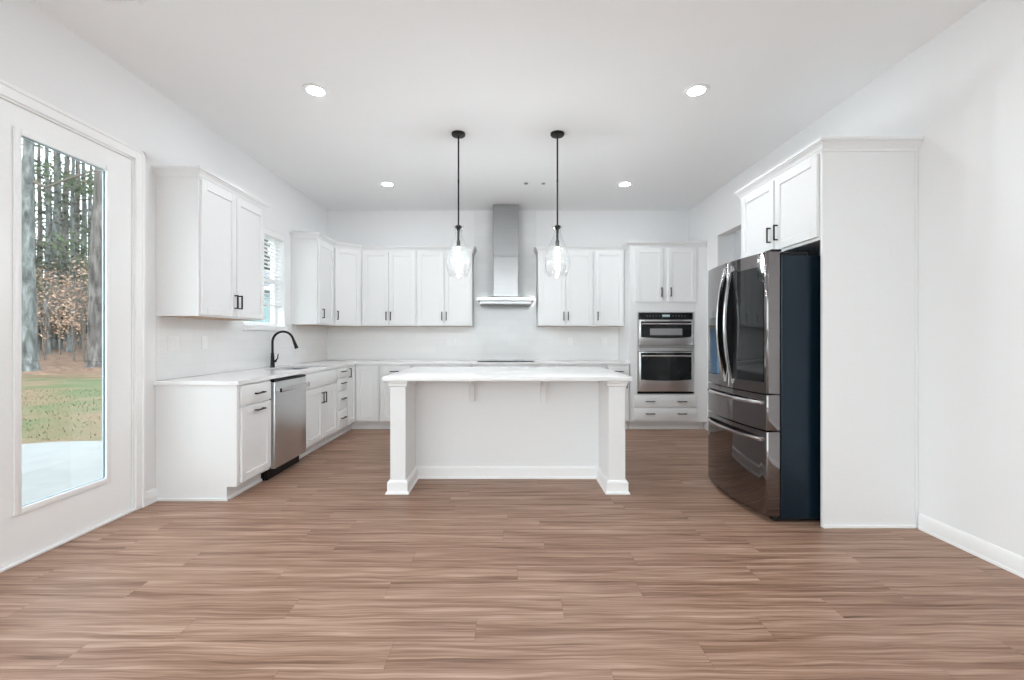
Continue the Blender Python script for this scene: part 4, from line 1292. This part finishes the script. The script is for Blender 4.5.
for i, (px, dp_, rd) in enumerate([(-45, 21, 0.25), (-90, 24, 0.3), (-130, 20, 0.22), (-185, 22, 0.3), (-240, 19, 0.24), (-300, 21, 0.3), (-370, 18, 0.25), (-430, 20, 0.3)]):
    x, y = at(px, dp_)
    tree(x, y, rd, 16 + (i % 3), M['bark_brown'] if i % 2 else M['bark_grey'], M['leaf_dark'], 'tree trunk in the woods further left than the door glass shows', 1200, 4.0, 2.6, seed=200 + i, lsize=0.14, branches=12, group='trees left of the view')
for i, (px, dp_, rd) in enumerate([(258, 27, 0.3), (266, 33, 0.26), (274, 30, 0.3), (282, 38, 0.3), (250, 36, 0.3), (242, 30, 0.25)]):
    x, y = at(px, dp_)
    tree(x, y, rd, 15 + (i % 3) * 1.5, M['bark_brown'], M['leaf_dark'], 'dark evergreen tree glimpsed between the blind slats', 1500, 4.0, 3.2, name='evergreen_tree', seed=50 + i, lsize=0.16, group='evergreens outside the sink window', branches=14)

def sapling(px, dep, h, n, mat, label, seed, spread=1.0, name='beech_sapling', group='brown-leaved saplings', lsize=0.075):
    rng = random.Random(seed)
    x, y = at(px, dep)
    z0 = ground_z(x, y) - 0.03
    t = thing(name, (x, y, z0), label, 'sapling', group)
    mb = MB(); cs = []
    for s in range(4):
        a = rng.uniform(0, 6.28); k = spread * rng.uniform(0.1, 0.5)
        top = Vector((x + math.cos(a) * k, y + math.sin(a) * k, z0 + h * rng.uniform(0.75, 1.0)))
        mid = Vector((x + math.cos(a) * k * 0.3, y + math.sin(a) * k * 0.3, z0 + h * 0.5))
        mb.tube([(x, y, z0), mid, top], [0.035, 0.022, 0.006], 6)
        for b in range(9):
            f = rng.uniform(0.3, 1.0)
            p = Vector((x, y, z0)).lerp(top, f)
            aa = rng.uniform(0, 6.28); L = spread * rng.uniform(0.4, 1.1) * (1.15 - 0.6 * f)
            q = p + Vector((math.cos(aa) * L, math.sin(aa) * L, rng.uniform(-0.05, 0.3)))
            mb.tube([p, q], [0.010, 0.003], 5)
            cs += [q, p.lerp(q, 0.6)]
    mb.build('stem', M['twig'], t)
    ml = MB()
    for k in range(n):
        c = rng.choice(cs)
        leaf(ml, c + Vector((rng.gauss(0, 0.2), rng.gauss(0, 0.2), rng.gauss(0, 0.14))), lsize * rng.uniform(0.6, 1.3), rng)
    ml.build('foliage', mat, t, recalc=False)
saps = [(45, 21, 4.2, 1.3), (60, 23, 4.6, 1.5), (74, 20.5, 3.6, 1.2), (84, 20, 5.2, 1.2), (96, 21.5, 4.6, 1.2), (36, 25, 4.8, 1.5), (68, 27, 5.2, 1.7), (52, 29, 5.0, 1.8), (112, 22, 4.4, 1.4), (16, 23, 4.0, 1.3)]
for i, (px, dp_, h, sp) in enumerate(saps):
    sapling(px, dp_, h, 330, M['leaf_brown'], 'young tree still holding dry pale brown leaves at the edge of the woods', 80 + i, sp)
for i, (px, dp_, h, sp) in enumerate([(41, 26, 2.6, 1.5), (80, 27, 2.8, 1.6), (62, 30, 3.0, 1.8), (26, 29, 2.8, 1.6), (99, 28, 3.0, 1.7), (72, 36, 4, 2.4), (48, 38, 4, 2.6), (88, 38, 4, 2.4), (30, 40, 4, 2.6), (104, 40, 4, 2.6)]):
    sapling(px, dp_, h, 1500, M['leaf_dark'], 'low dark green bush growing under the trees', 120 + i, sp, 'evergreen_bush', 'dark bushes under the trees', 0.11)
# brush that nobody could count
mb = MB(); rng = random.Random(5)
for k in range(26000):
    d = rng.uniform(34, 70); px = rng.uniform(-60, 300)
    x, y = at(px, d)
    z = ground_z(x, y) + min(16.0, rng.expovariate(1 / 3.6))
    leaf(mb, (x, y, z), rng.uniform(0.10, 0.24), rng)
for k in range(14000):
    d = rng.uniform(24, 50); px = rng.uniform(-520, -60)
    x, y = at(px, d)
    leaf(mb, (x, y, ground_z(x, y) + min(16.0, rng.expovariate(1 / 4.0))), rng.uniform(0.12, 0.28), rng)
for k in range(16000):
    d = rng.uniform(42, 75); px = rng.uniform(-40, 280)
    x, y = at(px, d)
    leaf(mb, (x, y, ground_z(x, y) + rng.uniform(3, 21)), rng.uniform(0.08, 0.2), rng)
tag(mb.build('undergrowth', M['leaf_brush'], recalc=False), 'tangled brown and grey brush filling the woods behind the trunks', 'undergrowth', kind='stuff')

# neighbouring house seen through the sink window
nh = thing('neighbouring_house', (-11.3, 22, GZ), 'pale blue-green house with lap siding seen low through the sink window', 'house')
hx0, hx1, hy0, hy1 = -14.2, -7.6, 19.5, 25.0
mb = MB()
z = GZ - 0.3
while z < 3.3:
    mb.prism([(hy0, z), (hy0 - 0.025, z), (hy0 - 0.004, z + 0.19), (hy0, z + 0.19)], hx0, hx1, plane='yz')
    z += 0.19
mb.box((hx0, hy0, GZ - 0.3), (hx1, hy1, 3.4)); mb.build('wall', M['siding'], nh)
mb = MB(); mb.prism([(hy0 - 0.4, 3.4), (hy1 + 0.4, 3.4), ((hy0 + hy1) / 2, 4.6)], hx0 - 0.3, hx1 + 0.3, plane='yz'); rf = mb.build('roof', M['roof'], nh)
mb = MB(); mb.box((hx0 - 0.3, hy0 - 0.43, 3.25), (hx1 + 0.3, hy0 - 0.40, 3.45)); mb.build('fascia', M['trim'], rf)
